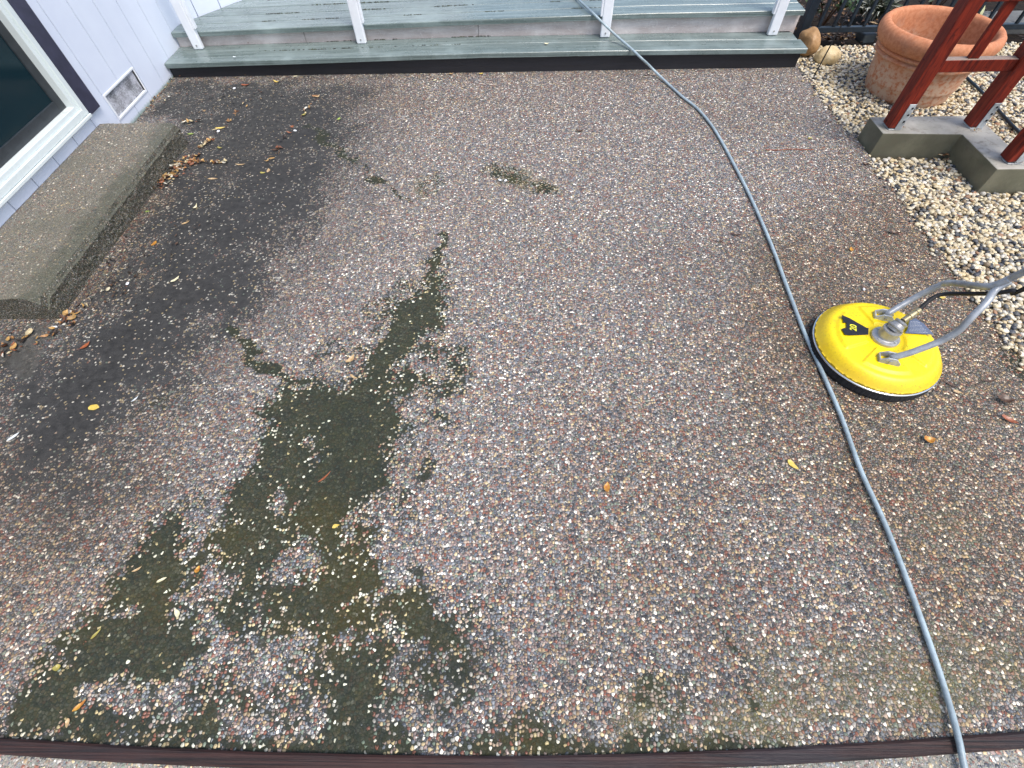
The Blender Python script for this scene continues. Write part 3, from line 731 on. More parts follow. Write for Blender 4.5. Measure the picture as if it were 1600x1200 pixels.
# moss tufts in the board gaps (dark blotches along joints) as one soft mass
mv, mf, mc_ = [], [], []
def blobs(points, smin, smax, cols, flat=.4):
    global mv, mf, mc_
    P = np.array([p[:2] for p in points]); s = nr.uniform(smin, smax, len(P)); zz = np.array([p[2] for p in points]); cc = np.array(cols)[nr.integers(0, len(cols), len(P))]
    return pebbles(P, s, zz, cc)
pts = []
for (pa, pb, y, zf) in [((410, 70), (600, 66), 3.907, zl), ((500, 68), (720, 60), 3.907, zl), ((510, 62), (620, 58), 4.034, zl), ((700, 52), (770, 52), 4.034, zl)]:
    xa = float(on(*pa, [0, y, 0], [0, 1, 0])[0]); xb = float(on(*pb, [0, y, 0], [0, 1, 0])[0])
    for _ in range(70):
        x = rng.uniform(xa, xb)
        if noise.noise(Vector((x*14, y, 0))) > -.12: pts.append((x, y+rng.gauss(0, .0015), zf(x)-.001))
for j in range(1, 6):
    y = 4.008+j*.1445-.002
    for _ in range(520):
        x = rng.uniform(-2.0, 1.2)
        if noise.noise(Vector((x*3.1, y*7, 3))) > .12 and x > left_up(y)+.05: pts.append((x, y+rng.gauss(0, .002), zu(x)-.001))
Vv, Ff, Cc = blobs(pts, .0028, .0070, [(.03, .035, .02), (.05, .06, .02), (.02, .02, .015)])
props(np_mesh('moss', Vv, Ff, M_litter, col=Cc), 'dark moss growing in the gaps between the deck boards', 'moss', kind='stuff')

# white posts standing on the lower step
PL = ['white square post nearest the house siding, on the deck step', 'second white square post from the house siding, on the deck step',
      'white square post that the hose crosses in front of, on the deck step', 'white square post at the fence end of the deck step']
def make_post(x, y, side):
    z0 = zl(x)
    e = empty('railing_post', (x, y, z0), PL[0], 'post', 'white posts along the deck step')
    mb = MB(); mb.box((x-.034, y-.019, z0+.001), (x+.034, y+.019, 1.15), .007, 2); mb.build('shaft', M_white, e)
    mb = MB()
    if side > 0: mb.box((x+.0345, y-.016, z0+.125), (x+.048, y+.022, 1.15), .003)
    else: mb.box((x-.048, y-.016, z0+.125), (x-.0345, y+.022, 1.15), .003)
    mb.build('side_batten', M_white, e)
    mb = MB(); rr = Matrix.Rotation(R(90), 4, 'X'); mb.lathe([(.0, .0), (.005, .0), (.006, .003), (.0, .004)], (x, y-.0192, z0+.028), 12, rr); mb.build('screw', M_steel, e)
    return e
for i, (px, py, sd_) in enumerate([(314, 74, 1), (569, 61, 1), (944, 55, -1), (1205, 54, -1)]):
    c = at(px, py, zl(at(px, py, .12)[0])); e = make_post(float(c[0]), 3.983, sd_); e['label'] = PL[i]

# ------------------------------------------------------------------ metal fence beyond the gravel
fence = empty('metal_fence', (2.15, 4.22, 0), 'blue black metal picket fence behind the terracotta pot', 'fence')
mb = MB(); mb.box((2.10, 4.18, -.06), (2.16, 4.25, 1.30), .004); mb.build('post', M_fence, fence)
mb = MB(); mb.box((2.162, 4.20, .055), (6.3, 4.232, .090), .003); mb.build('rail', M_fence, fence)
mb = MB(); mb.box((2.162, 4.20, 1.14), (6.3, 4.232, 1.175), .003); mb.build('rail', M_fence, fence)
x = 2.24; pk = None
while x < 6.2:
    if pk is None:
        mb = MB(); mb.box((x-.010, 4.206, .0905), (x+.010, 4.226, 1.1395), .002, 1); pk = mb.build('picket', M_fence, fence); x00 = x
    else:
        c = pk.copy(); COL.objects.link(c); c.parent = fence; c.matrix_parent_inverse = pk.matrix_parent_inverse.copy(); c.location = (x-x00, 0, 0)
    x += .112
c = pk.copy(); COL.objects.link(c); c.parent = fence; c.matrix_parent_inverse = pk.matrix_parent_inverse.copy(); c.scale = (2.6, 1.4, 1); c.location = (3.32-x00*2.6, -4.216*.4, 0); c.name = 'post'

# ------------------------------------------------------------------ footing and red timber railing
foot = MB()
tp = lambda px, py: tuple(float(v) for v in at(px, py, .12)[:2])
poly = [(2.03, 2.835), (2.03, 2.655), (2.455, 2.635), (2.455, 2.295), (3.3, 2.295), (3.3, 2.45), (2.64, 2.45), (2.64, 2.835)]
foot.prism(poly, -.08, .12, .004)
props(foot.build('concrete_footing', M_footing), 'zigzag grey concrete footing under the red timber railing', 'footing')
rail = empty('timber_railing', (2.3, 2.7, .12), 'wet dark red timber railing bolted to the zigzag concrete footing', 'railing')
def red_post(x, y, top=.98, w_=.037):
    z0 = .123
    mb = MB(); mb.box((x-w_, y-w_, z0+.006), (x+w_, y+w_, top), .005); p = mb.build('post', M_redwood, rail)
    b = MB(); b.box((x-.002, y-w_-.0045, z0), (x+w_-.002, y-w_-.0005, z0+.135), .0012, 1); b.box((x-w_+.004, y-w_-.004, z0-.0025), (x+w_, y+w_-.004, z0+.003), .001, 1)
    bo = b.build('bracket', M_galv, p)
    for zz in (.045, .08, .115):
        s_3 = MB(); s_3.lathe([(0, 0), (.0055, 0), (.005, .003), (0, .0035)], (x+.022, y-w_-.0048, z0+zz), 10, Matrix.Rotation(R(90), 4, 'X')); s_3.build('bolt', M_rod, p)
    return p
pp1 = (2.104, 2.725); pp2 = (2.553, 2.725); pp3 = (2.560, 2.375)
for p in (pp1, pp2, pp3, (3.1, 2.375)): red_post(*p)
mb = MB(); mb.box((pp1[0]+.0375, 2.70, .405), (pp2[0]-.0375, 2.745, .462), .004); mb.build('bottom_rail', M_redwood, rail)
mb = MB(); mb.box((pp1[0]+.0375, 2.70, .70), (pp2[0]-.0375, 2.745, .84), .004); mb.build('top_rail', M_redwood, rail)
mb = MB(); mb.box((2.265, 2.712, .4622), (2.318, 2.732, .6998), .003); mb.build('slat', M_redwood, rail)
mb = MB(); mb.box((2.54, 2.4125, .52), (2.57, 2.6875, .575), .004); mb.build('bottom_rail', M_redwood, rail)
mb = MB(); mb.box((pp3[0]+.0375, 2.35, .52), (3.062, 2.40, .575), .004); mb.build('bottom_rail', M_redwood, rail)
mb = MB(); mb.box((pp3[0]+.0375, 2.35, .75), (3.062, 2.40, .84), .004); mb.build('top_rail', M_redwood, rail)

# ------------------------------------------------------------------ terracotta pot
PC = (2.59, 3.44)
pot = empty('plant_pot', (PC[0], PC[1], 0), 'large empty terracotta pot with thick rolled rim on the gravel beside the red railing', 'pot')
mb = MB()
prof = [(.205, -.02), (.243, -.018), (.250, .0), (.256, .03), (.262, .06), (.266, .066), (.267, .075), (.272, .14), (.280, .19), (.281, .192), (.281, .197), (.297, .200), (.300, .210), (.296, .216), (.281, .219), (.281, .226), (.300, .230), (.303, .239), (.299, .246), (.282, .250),
        (.283, .254), (.312, .258), (.326, .278), (.336, .300), (.338, .322), (.332, .345), (.318, .360), (.304, .364), (.291, .358), (.283, .345), (.280, .32), (.272, .27), (.262, .19), (.255, .15), (0.0, .15)]
def wobf(v, a, r, z):
    k = 1+.006*math.sin(2*a+z*8)+.004*math.sin(3*a); return Vector((v.x*k, v.y*k, v.z))
mb.lathe(prof, (PC[0], PC[1], 0), 96, fz=wobf); mb.build('body', M_terra, pot, smooth=True)
b = bmesh.new(); bmesh.ops.create_grid(b, x_segments=40, y_segments=40, size=1)
bad = []
for v in b.verts:
    r_ = max(abs(v.co.x), abs(v.co.y)); L = v.co.length
    if L > 0: v.co = v.co*(r_/L)
    v.co = Vector((PC[0]+v.co.x*.262, PC[1]+v.co.y*.262, .19+noise.noise(v.co*6)*.012+noise.noise(v.co*20)*.006))
me = bpy.data.meshes.new('soil'); b.to_mesh(me); b.free(); link('soil', me, M_potsoil, pot)

# ------------------------------------------------------------------ boulders, rod, pipe
def rock(name, c, rad, mat, label, seed, rotz=0):
    b = bmesh.new(); bmesh.ops.create_icosphere(b, subdivisions=5, radius=1); rm = Matrix.Rotation(R(rotz), 3, 'Z')
    for v in b.verts:
        d = v.co.copy(); k = 1+.14*noise.noise(d*1.3+Vector((seed, 0, 0)))+.02*noise.noise(d*7)
        q = Vector((d.x*rad[0], d.y*rad[1], d.z*rad[2]))*k; v.co = rm @ q + Vector(c)
    me = bpy.data.meshes.new(name); b.to_mesh(me); b.free(); o = link(name, me, mat, smooth=True); return props(o, label, 'rock')
rock('boulder', (2.115, 4.02, .065), (.068, .105, .085), M_rock1, 'upright tan brown boulder tucked behind the end of the deck step', 3)
rock('boulder', (2.215, 3.875, .030), (.082, .062, .058), M_rock2, 'rounded cream boulder on the gravel in front of the tan one', 8, -8)
rock('boulder', (3.62, 4.62, .03), (.09, .08, .07), M_rock3, 'pale yellow green lichen covered rock behind the metal fence', 5)
a_ = at(1272, 117, 0); tpv = on(1337, 0, [a_[0]+.10, a_[1]+.02, 0], [a_[0], a_[1], 0])
mb = MB(); mb.tube([Vector(a_)-Vector((0, 0, .05)), Vector(a_)*.5+Vector(tpv)*.5, Vector(tpv)*1.0], .0042, 8)
props(mb.build('garden_stake', M_rod), 'thin black rod stuck in the gravel in front of the cream boulder', 'stake')
mb = MB(); mb.tube(smooth_path([Vector(at(px, py, .006)) for px, py in [(1500, 112), (1525, 135), (1547, 157), (1567, 180), (1592, 206), (1640, 250)]]), .0085, 10)
props(mb.build('irrigation_pipe', M_fence, smooth=True), 'dark irrigation pipe lying on the gravel beside the terracotta pot', 'pipe')
mb = MB(); c = at(1352, 57, 0); mb.box((c[0]-.055, c[1]-.06, -.03), (c[0]+.05, c[1]+.05, .035), .012, 3, Matrix.Rotation(R(8), 3, 'Z'))
props(mb.build('paving_stone', simple('dark_stone', (.035, .045, .05), .6)), 'small dark square stone under the fence rail', 'stone')

# ------------------------------------------------------------------ pressure washer hose
HP = [((860, -60), .272), ((885, -25), .272), ((905, 0), .272), ((926, 20), .268), ((942, 36), .235), ((962, 55), .178), ((985, 75), .147), ((1001, 90), .138), ((1012, 100), .085), ((1024, 112), .03), ((1045, 132), .011),
      ((1065, 150), .010), ((1092, 172), .010), ((1118, 205), .010), ((1150, 263), .010), ((1176, 315), .010), ((1205, 382), .010), ((1231, 452), .010), ((1257, 520), .010), ((1284, 580), .010), ((1314, 650), .010),
      ((1345, 735), .010), ((1380, 812), .010), ((1411, 890), .010), ((1440, 970), .010), ((1466, 1045), .012), ((1486, 1110), .016), ((1499, 1160), .024), ((1507, 1200), .020), ((1530, 1290), .014), ((1560, 1420), .013)]
hp = [Vector(at(p[0], p[1], z)) for p, z in HP]
mb = MB(); mb.tube(smooth_path(hp, 8), .0077, 14)
props(mb.build('hose', M_hose, smooth=True), 'long blue grey pressure hose running from the deck down across the patio', 'hose')

# ------------------------------------------------------------------ surface cleaner
CX, CY, CA = 1.424, 1.197, R(-19)
sc_ = empty('surface_cleaner', (CX, CY, 0), 'round yellow rotary surface cleaner with grey tube handle standing on the patio', 'surface cleaner')
KR = .972
def cpos(r, a, z): return Vector((CX+r*KR*math.cos(a+CA), CY+r*KR*math.sin(a+CA), z))
# dome with raised sector panels
mb = MB(); bm = mb.bm; nA = 288
rad = [.2380, .2385, .2350, .2290, .2200, .2120, .2050, .2000, .1940, .188, .182, .176, .170, .166, .162, .158, .15, .14, .13, .12, .11, .10, .092, .086, .081, .077, .073, .068, .060, .050, .0]
def dz(r, a):
    if r > .2345: z = .050+(.2385-r)*.8
    elif r > .19: t_ = (.2345-r)/(.2345-.19); z = .053+.039*math.sin(t_*math.pi/2)
    else: z = .092+(.19-r)*.045
    # sector panels: left and right wide, front and back narrow, with a shallow groove round each
    d = (math.degrees(a)+360) % 360; k = 0
    for c, hw in ((180, 36), (0, 36), (90, 30), (270, 30)):
        da = abs((d-c+180) % 360-180); e = min((hw-da)*math.pi/180*r, .176-r, r-.072)
        k = max(k, float(sst(np.array(e), -.002, .005)))
    return z+.0075*k
rings = []
for r in rad: rings.append([bm.verts.new(cpos(r, 2*math.pi*j/nA, dz(r, 2*math.pi*j/nA))) for j in range(nA)] if r > 0 else None)
low = [bm.verts.new(cpos(.2380, 2*math.pi*j/nA, .040)) for j in range(nA)]
for j in range(nA): bm.faces.new((low[j], low[(j+1) % nA], rings[0][(j+1) % nA], rings[0][j]))
for i in range(len(rings)-2):
    for j in range(nA): bm.faces.new((rings[i][j], rings[i][(j+1) % nA], rings[i+1][(j+1) % nA], rings[i+1][j]))
cv = bm.verts.new(cpos(0, 0, .1))
for j in range(nA): bm.faces.new((rings[-2][j], rings[-2][(j+1) % nA], cv))
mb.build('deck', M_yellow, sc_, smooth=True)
mb = MB(); mb.lathe([(.2322, .036), (.2350, .037), (.2360, .0405), (.2350, .044), (.2322, .045)], (CX, CY, 0), 128); mb.build('trim_ring', M_chrome, sc_, smooth=True)
mb = MB()
mb.lathe([(.215, .002), (.235, .0015), (.237, .012), (.2345, .034), (.215, .036)], (CX, CY, 0), 200, fz=lambda v, a, r, z: Vector((v.x*(1+.004*math.sin(a*77)), v.y*(1+.004*math.sin(a*77)), v.z)))
mb.build('brush_skirt', M_bristle, sc_)
# hub
mb = MB(); mb.lathe([(.050, .098), (.050, .108), (.047, .1115), (.036, .112), (.034, .1135), (.034, .150), (.032, .154), (0, .154)], (CX, CY, 0), 48); mb.build('hub', M_steel, sc_, smooth=False)
for k in range(4):
    s4 = MB(); s4.lathe([(0, 0), (.0045, 0), (.0045, .003), (0, .004)], cpos(.0425, R(45+90*k), .1117), 8); s4.build('bolt', M_galv, sc_)
Z5 = lambda x, y: (1240+x*.225, 400+y*.225)
sw0 = Vector((CX, CY, .150)); sw1 = Vector(at(*Z5(735, 465), .178)); sw2 = Vector(at(*Z5(790, 430), .195)); sw3 = Vector(at(*Z5(875, 372), .212))
dirv = (sw2-sw0).normalized(); rq = dirv.to_track_quat('Z', 'Y').to_matrix()
mb = MB(); mb.lathe([(.0, -.01), (.024, -.01), (.026, .0), (.031, .003), (.031, .007), (.026, .010), (.022, .022), (.024, .026), (.024, .031), (.016, .034), (.0, .036)], sw0+dirv*.006, 32, rq); mb.build('swivel', M_steel, sc_)
d2 = (sw3-sw2).normalized(); rq2 = d2.to_track_quat('Z', 'Y').to_matrix()
L2 = (sw3-sw2).length
mb = MB(); mb.lathe([(0, -.02), (.011, -.02), (.011, .006), (.0135, .007), (.0135, .014), (.010, .016), (.010, L2-.02), (.0125, L2-.018), (.0125, L2-.004), (0, L2)], sw2, 24, rq2); mb.build('fitting', M_brass, sc_)
# handle brackets
def bracket(ang, off):
    cpt = cpos(off, R(ang), .0); base = .0965
    rr = Matrix.Rotation(CA, 3, 'Z'); m_ = MB()
    for sgn in (-1, 1):
        b = bmesh.new(); yv = sgn*.0165
        pr = [(-.034, 0), (.036, 0), (.036, .016), (.016, .034), (-.012, .034), (-.034, .018)]
        vs1 = [b.verts.new((x, yv-.003, z)) for x, z in pr]; vs2 = [b.verts.new((x, yv+.003, z)) for x, z in pr]
        b.faces.new(vs1); b.faces.new(vs2[::-1])
        for i in range(6): b.faces.new((vs1[i], vs1[(i+1) % 6], vs2[(i+1) % 6], vs2[i]))
        for v in b.verts: v.co = rr @ v.co + Vector((cpt.x, cpt.y, base))
        m_._join(b)
    b = bmesh.new(); bmesh.ops.create_cube(b, size=1)
    for v in b.verts: v.co = rr @ Vector((v.co.x*.068, v.co.y*.027, v.co.z*.004+.001)) + Vector((cpt.x, cpt.y, base))
    m_._join(b)
    b = bmesh.new(); bmesh.ops.create_cube(b, size=1)
    for v in b.verts: v.co = rr @ Vector((v.co.x*.004-.033, v.co.y*.027, v.co.z*.018+.010)) + Vector((cpt.x, cpt.y, base))
    m_._join(b)
    br = m_.build('bracket', M_galv, sc_)
    q = MB(); ax = rr @ Vector((0, 1, 0)); p = Vector((cpt.x, cpt.y, base+.020)); q.tube([p-ax*.024, p+ax*.024], .005, 10); q.build('bolt', M_steel, br)
    return Vector((cpt.x, cpt.y, base+.020))
B1 = bracket(90, .112); B2 = bracket(270, .122)
h1 = [B1, Vector(at(*Z5(830, 295), .17)), Vector(at(*Z5(1010, 205), .24)), Vector(at(*Z5(1070, 188), .265)), Vector(at(*Z5(1140, 190), .29)), Vector(at(*Z5(1320, 212), .36)), Vector(at(*Z5(1400, 200), .385)), Vector(at(*Z5(1500, 158), .42)), Vector(at(*Z5(1620, 100), .47))]
dd = (h1[-1]-h1[-2]).normalized(); gend = h1[-1]+dd*.62
mb = MB(); mb.tube(smooth_path(h1+[gend], 7), .0118, 16); mb.build('handle_tube', M_tube, sc_, smooth=True)
h2 = [B2, Vector(at(*Z5(800, 675), .15)), Vector(at(*Z5(1000, 600), .205)), Vector(at(*Z5(1080, 560), .235)), Vector(at(*Z5(1150, 515), .265)), Vector(at(*Z5(1240, 420), .315)), Vector(at(*Z5(1340, 320), .355)), Vector(at(*Z5(1400, 235), .375)), Vector(at(*Z5(1500, 175), .405))]
mb = MB(); mb.tube(smooth_path(h2, 7), .0118, 16); mb.build('handle_tube', M_tube, sc_, smooth=True)
side = dd.cross(Vector((0, 0, 1))).normalized()
mb = MB(); mb.tube([gend-side*.22, gend+side*.22], .013, 14); mb.build('handle_bar', M_tube, sc_, smooth=True)
for s5 in (-1, 1):
    mb = MB(); mb.tube([gend+side*s5*.12, gend+side*s5*.235], .017, 14); mb.build('grip', M_black, sc_, smooth=True)
h3 = [sw3-d2*.01, Vector(at(*Z5(940, 310), .235)), Vector(at(*Z5(1000, 275), .25)), Vector(at(*Z5(1080, 262), .27)), Vector(at(*Z5(1240, 262), .315)), Vector(at(*Z5(1400, 258), .36)), Vector(at(*Z5(1520, 238), .395)), Vector(at(*Z5(1640, 208), .43)), gend-dd*.1-Vector((0, 0, .03))]
mb = MB(); mb.tube(smooth_path(h3, 7), .0078, 12); mb.build('feed_hose', M_black, sc_, smooth=True)
# stickers on the deck: black patch with yellow 20, slate label with pale lines
def flat(name, pix, z, mat, parent, conv=None):
    b = bmesh.new(); vs_ = [b.verts.new(at(*p, z)) for p in pix]; f = b.faces.new(vs_)
    f.normal_update()
    if f.normal.z < 0: f.normal_flip()
    ex_ = bmesh.ops.extrude_face_region(b, geom=[f]); 
    for v in [g for g in ex_['geom'] if isinstance(g, bmesh.types.BMVert)]: v.co.z -= .0012
    bmesh.ops.recalc_face_normals(b, faces=b.faces[:])
    me = bpy.data.meshes.new(name); b.to_mesh(me); b.free(); return link(name, me, mat, parent)
D = lambda x, y: (1300+x*.04375, 480+y*.04375)
zc = .1063
st = flat('sticker', [D(*p) for p in [(360, 275), (640, 395), (1000, 600), (1230, 730), (1305, 745), (1300, 975), (1000, 990), (640, 1000), (470, 980), (410, 880), (350, 770), (440, 740), (520, 750), (520, 545), (405, 545), (400, 440), (360, 370)]], zc, M_decal, sc_)
st['label'] = 'torn black sticker with a yellow 20'
def glyphs(txt, pos, size, rotz, mat, parent, name, ext=.0004, xs_=1.0):
    cu = bpy.data.curves.new('txt', 'FONT'); cu.body = txt; cu.size = size; cu.extrude = ext; cu.align_x = 'CENTER'; cu.align_y = 'CENTER'; cu.offset = size*.02
    tmp = bpy.data.objects.new('txt', cu); me = bpy.data.meshes.new_from_object(tmp)
    bpy.data.objects.remove(tmp); bpy.data.curves.remove(cu)
    mt = Matrix.Translation(pos) @ Matrix.Rotation(rotz, 4, 'Z') @ Matrix.Diagonal((xs_, 1, 1, 1)); me.transform(mt); me.name = name
    return link(name, me, mat, parent)
gp = Vector(at(*D(770, 730), zc+.0006)); glyphs('20', gp, .034, R(68), M_decy, st, 'lettering')
zr = .1075
lb = flat('sticker', [Z5(*p) for p in [(808, 440), (850, 432), (905, 470), (975, 545), (930, 543), (775, 536), (790, 510)]], zr, M_lab, sc_)
lb['label'] = 'slate blue sticker with rows of pale print'
mb = MB()
pA, pB, pC, pD = [Vector(at(*Z5(*p), zr+.0005)) for p in [(805, 452), (870, 448), (955, 538), (790, 530)]]
for k in range(9):
    f_ = (k+.5)/9; a, b2 = pA.lerp(pD, f_), pB.lerp(pC, f_); a, b2 = a.lerp(b2, .08), b2.lerp(a, .08)
    dct = (b2-a); L = dct.length; dct.normalize(); nrm = Vector((0, 0, 1)).cross(dct)*.00065; t_ = 0
    while t_ < L-.004:
        wl = rng.uniform(.003, .010); p0 = a+dct*t_; p1 = a+dct*min(L, t_+wl)
        mb.bm.faces.new([mb.bm.verts.new(v) for v in (p0-nrm, p1-nrm, p1+nrm, p0+nrm)]); t_ += wl+.0018
mb.build('fine_print', M_decw, lb)

# ------------------------------------------------------------------ fallen leaves
def leaf_mesh(L, wd, curl, fold, seed, shape=.5):
    rs = random.Random(seed); nU, nV = 9, 5; Vs, Fs = [], []; bend = rs.uniform(-.4, .4)
    for i in range(nU):
        u = i/(nU-1); hw = wd*.5*(math.sin(math.pi*u**(.5+shape*.5)))**.8*(1+.12*math.sin(u*9+seed)) if 0 < u < 1 else .0006
        for j in range(nV):
            s_4 = (j/(nV-1)-.5)*2; x = (u-.5)*L; y = s_4*hw+bend*L*(u-.5)**2
            zz = .002+curl*L*(2*(u-.5))**2*.5+fold*abs(s_4)*hw+rs.uniform(0, .0006)
            Vs.append((x, y, zz))
    for i in range(nU-1):
        for j in range(nV-1): a = i*nV+j; Fs.append((a, a+1, a+nV+1, a+nV))
    # thin stalk
    return np.array(Vs), np.array(Fs)
def add_leaf(px, py, colr, L, wr, ang, label, curl=.15, fold=.25, z=0.0, group='fallen leaves scattered over the patio', nm='fallen_leaf', cat='leaf'):
    L *= .88 if py > 800 else 1.12
    Vs, Fs = leaf_mesh(L, L*wr, curl, fold, int(px*7+py)); c = at(px, py, z)
    a = R(ang); Q = np.c_[Vs[:, 0]*math.cos(a)-Vs[:, 1]*math.sin(a), Vs[:, 0]*math.sin(a)+Vs[:, 1]*math.cos(a), Vs[:, 2]]
    me = bpy.data.meshes.new(nm); me.from_pydata([tuple(q) for q in Q], [], [tuple(int(k) for k in f) for f in Fs]); me.update()
    o = link(nm, me, LEAF[colr], smooth=True); o.location = c; return props(o, label, cat, group)
LV = [
 (148, 637, 'yellow', .040, .62, 0, 'bright yellow oval leaf alone on the dark patio below the concrete step', .1, .1),
 (22, 683, 'white', .040, .30, 55, 'narrow whitish leaf at the far left edge of the patio', .1, .2),
 (212, 624, 'white', .030, .22, 60, 'tiny pale sliver of leaf right of the bright yellow oval one', .1, .2),
 (1238, 727, 'yellow', .040, .45, -55, 'pointed yellow leaf just left of the hose', .1, .2),
 (948, 762, 'orange', .034, .55, 80, 'orange yellow leaf alone in the middle of the patio', .35, .3),
 (1450, 689, 'orange', .036, .75, 0, 'crumpled orange leaf below the yellow surface cleaner', .5, .6),
 (254, 906, 'cream', .034, .32, 30, 'small pale yellow leaf on the green moss band', .2, .3),
 (279, 960, 'cream', .036, .42, -60, 'cream curled leaf on the moss beside bare pebbles', .6, .5),
 (310, 890, 'orange', .026, .7, 80, 'little orange leaf at the upper edge of the moss', .3, .4),
 (127, 1102, 'orange', .042, .32, 50, 'long orange leaf on the moss near the timber edging', .3, .4),
 (107, 1130, 'tan', .026, .5, -70, 'brown tan leaf just below the long orange one', .4, .4),
 (93, 1043, 'olive', .026, .7, 20, 'curled yellow green leaf at the left rim of the moss', .8, .5),
 (152, 990, 'olive', .038, .25, 60, 'narrow olive leaf at the left rim of the moss', .3, .4),
 (216, 890, 'tan', .034, .25, 35, 'narrow tan leaf at the top left of the moss', .3, .4),
 (525, 822, 'yellow', .028, .5, 25, 'small yellow leaf lying on the dark band of algae', .1, .2),
 (508, 746, 'red', .050, .12, 50, 'thin red brown leaf stalk on the algae band', .1, .1),
 (275, 438, 'cream', .042, .35, 60, 'long cream tan leaf on dark patio right of the concrete step', .3, .4),
 (135, 541, 'red', .044, .38, 65, 'rusty red leaf near the end of the concrete step', .2, .3),
 (242, 381, 'orange', .036, .5, 80, 'faded orange leaf right of the mossy step side', .1, .2),
 (291, 349, 'tan', .040, .30, 45, 'narrow tan leaf between the step and the dark stain', .2, .3),
 (306, 325, 'cream', .036, .4, 80, 'hooked cream leaf on the grey patio right of the step', .7, .4),
 (231, 331, 'green', .022, .5, 10, 'tiny bright green leaf near the step side', .1, .2),
 (333, 280, 'tan', .052, .26, -2, 'flat tan leaf below the row of leaf litter', .1, .2),
 (377, 258, 'tan', .052, .20, 5, 'pinkish tan leaf at the right end of the leaf litter row', .3, .3),
 (345, 201, 'yellow', .058, .30, 10, 'long yellow leaf above the dark concrete patch', .2, .3),
 (299, 210, 'green', .038, .35, 5, 'yellow green leaf beside the far corner of the step', .2, .3),
 (344, 232, 'olive', .032, .4, -15, 'small olive leaf between the two rows of leaves', .3, .4),
 (476, 180, 'olive', .042, .45, 70, 'olive yellow leaf at the top right of the dark patch', .4, .4),
 (432, 235, 'brown', .050, .32, 30, 'dark brown leaf on the edge of the dark patch', .4, .4),
 (420, 267, 'tan', .040, .42, 100, 'salmon tan leaf below the dark brown one', .1, .2),
 (411, 271, 'olive', .030, .5, 0, 'olive green leaf touching the salmon tan leaf', .2, .3),
 (497, 152, 'tan', .036, .5, 60, 'pale tan leaf high on the dark patch edge', .4, .4),
 (530, 187, 'green', .030, .6, 80, 'yellow green leaf right of the dark patch near the deck', .3, .4),
 (384, 134, 'red', .052, .38, 5, 'reddish tan leaf near the deck step at the left', .3, .4),
 (433, 129, 'yellow', .044, .3, -5, 'curled yellow leaf close under the deck skirt at left', .6, .4),
 (793, 315, 'cream', .032, .4, -50, 'little cream leaf below the olive moss patch', .1, .2),
 (549, 563, 'tan', .046, .45, 60, 'curled orange brown leaf in the middle of the moss band top', .5, .5),
 (553, 590, 'tan', .036, .25, -30, 'narrow tan leaf just below the curled orange brown one', .2, .2),
 (1150, 368, 'brown', .045, .35, -20, 'dark brown leaf left of the hose in the upper patio', .5, .6),
 (1396, 365, 'brown', .052, .35, -15, 'dark brown leaf near the gravel edge', .5, .6),
 (905, 206, 'brown', .045, .35, -10, 'small dark leaf near the deck in the middle of the patio', .5, .6),
 (1126, 378, 'brown', .03, .4, 30, 'tiny dark leaf next to the dark brown leaf left of the hose', .5, .6),
 (1568, 626, 'brown', .055, .6, -10, 'wet black brown leaf right of the yellow surface cleaner', .4, .6),
 (1575, 657, 'red', .050, .4, -40, 'wet dark red leaf below the black brown one at the right', .3, .5),
 (1545, 596, 'brown', .050, .2, 5, 'thin black leaf at the right edge of the patio', .2, .3),
 (1485, 602, 'brown', .045, .2, -45, 'narrow black leaf just right of the surface cleaner', .2, .3),
 (1495, 613, 'tan', .026, .5, -20, 'small tan leaf just right of the surface cleaner', .1, .3),
 (1330, 390, 'orange', .03, .5, 70, 'little orange leaf left of the gravel edge', .1, .3),
 (1405, 408, 'brown', .04, .3, -30, 'dark leaf on the patio right of the little orange leaf', .3, .5),
 (1352, 258, 'brown', .04, .5, -20, 'dark crumpled leaf at the foot of the concrete footing', .5, .6),
 (1265, 217, 'olive', .03, .5, 30, 'small olive leaf right of the twig', .3, .5),
 (1390, 448, 'tan', .035, .3, 10, 'tan leaf just above the yellow surface cleaner', .2, .3),
 (1472, 466, 'yellow', .026, .5, 0, 'small yellow leaf under the black feed hose', .2, .3),
 (705, 116, 'tan', .03, .5, 20, 'tan leaf at the foot of the deck skirt in the middle', .2, .3),
 (752, 116, 'yellow', .03, .5, 20, 'yellow leaf at the foot of the deck skirt in the middle', .2, .3),
 (680, 126, 'cream', .03, .5, 50, 'cream leaf a little below the deck skirt', .2, .3),
 (462, 120, 'cream', .032, .5, 50, 'cream leaf against the deck skirt at left', .2, .3),
 (1018, 106, 'yellow', .03, .4, 40, 'yellow leaf where the hose comes off the deck step', .3, .3),
]
for l in LV: add_leaf(*l)
for (px, py, c, L, wr, a, z, lab) in [(391, 68, 'red', .045, .5, 60, .105, 'red brown leaf standing on the deck step near the first post'), (867, 52, 'red', .03, .6, 10, .135, 'small red leaf on the deck step left of the hose'),
        (1008, 49, 'brown', .025, .6, 10, .135, 'tiny brown leaf on the deck step right of the hose'), (854, 70, 'cream', .032, .6, 10, .135, 'cream leaf on the deck step left of the hose'), (367, 90, 'white', .02, .6, 10, .118, 'white speck of leaf on the front of the deck step'),
        (258, 18, 'brown', .0, .5, 0, 0, '')]:
    if L: add_leaf(px, py, c, L, wr, a, lab, .5, .5, z, 'leaves lying on the deck step')
# twigs
a_, b2 = Vector(at(1196, 234, .004)), Vector(at(1271, 234, .004)); mid = a_.lerp(b2, .5)+Vector((0, .004, .002))
mb = MB(); mb.tube(smooth_path([a_, a_.lerp(b2, .3)+Vector((0, -.002, 0)), mid, b2], 5), [.0026]*16, 6)
props(mb.build('twig', LEAF['red'], smooth=True), 'thin straight red brown twig lying right of the hose', 'twig')
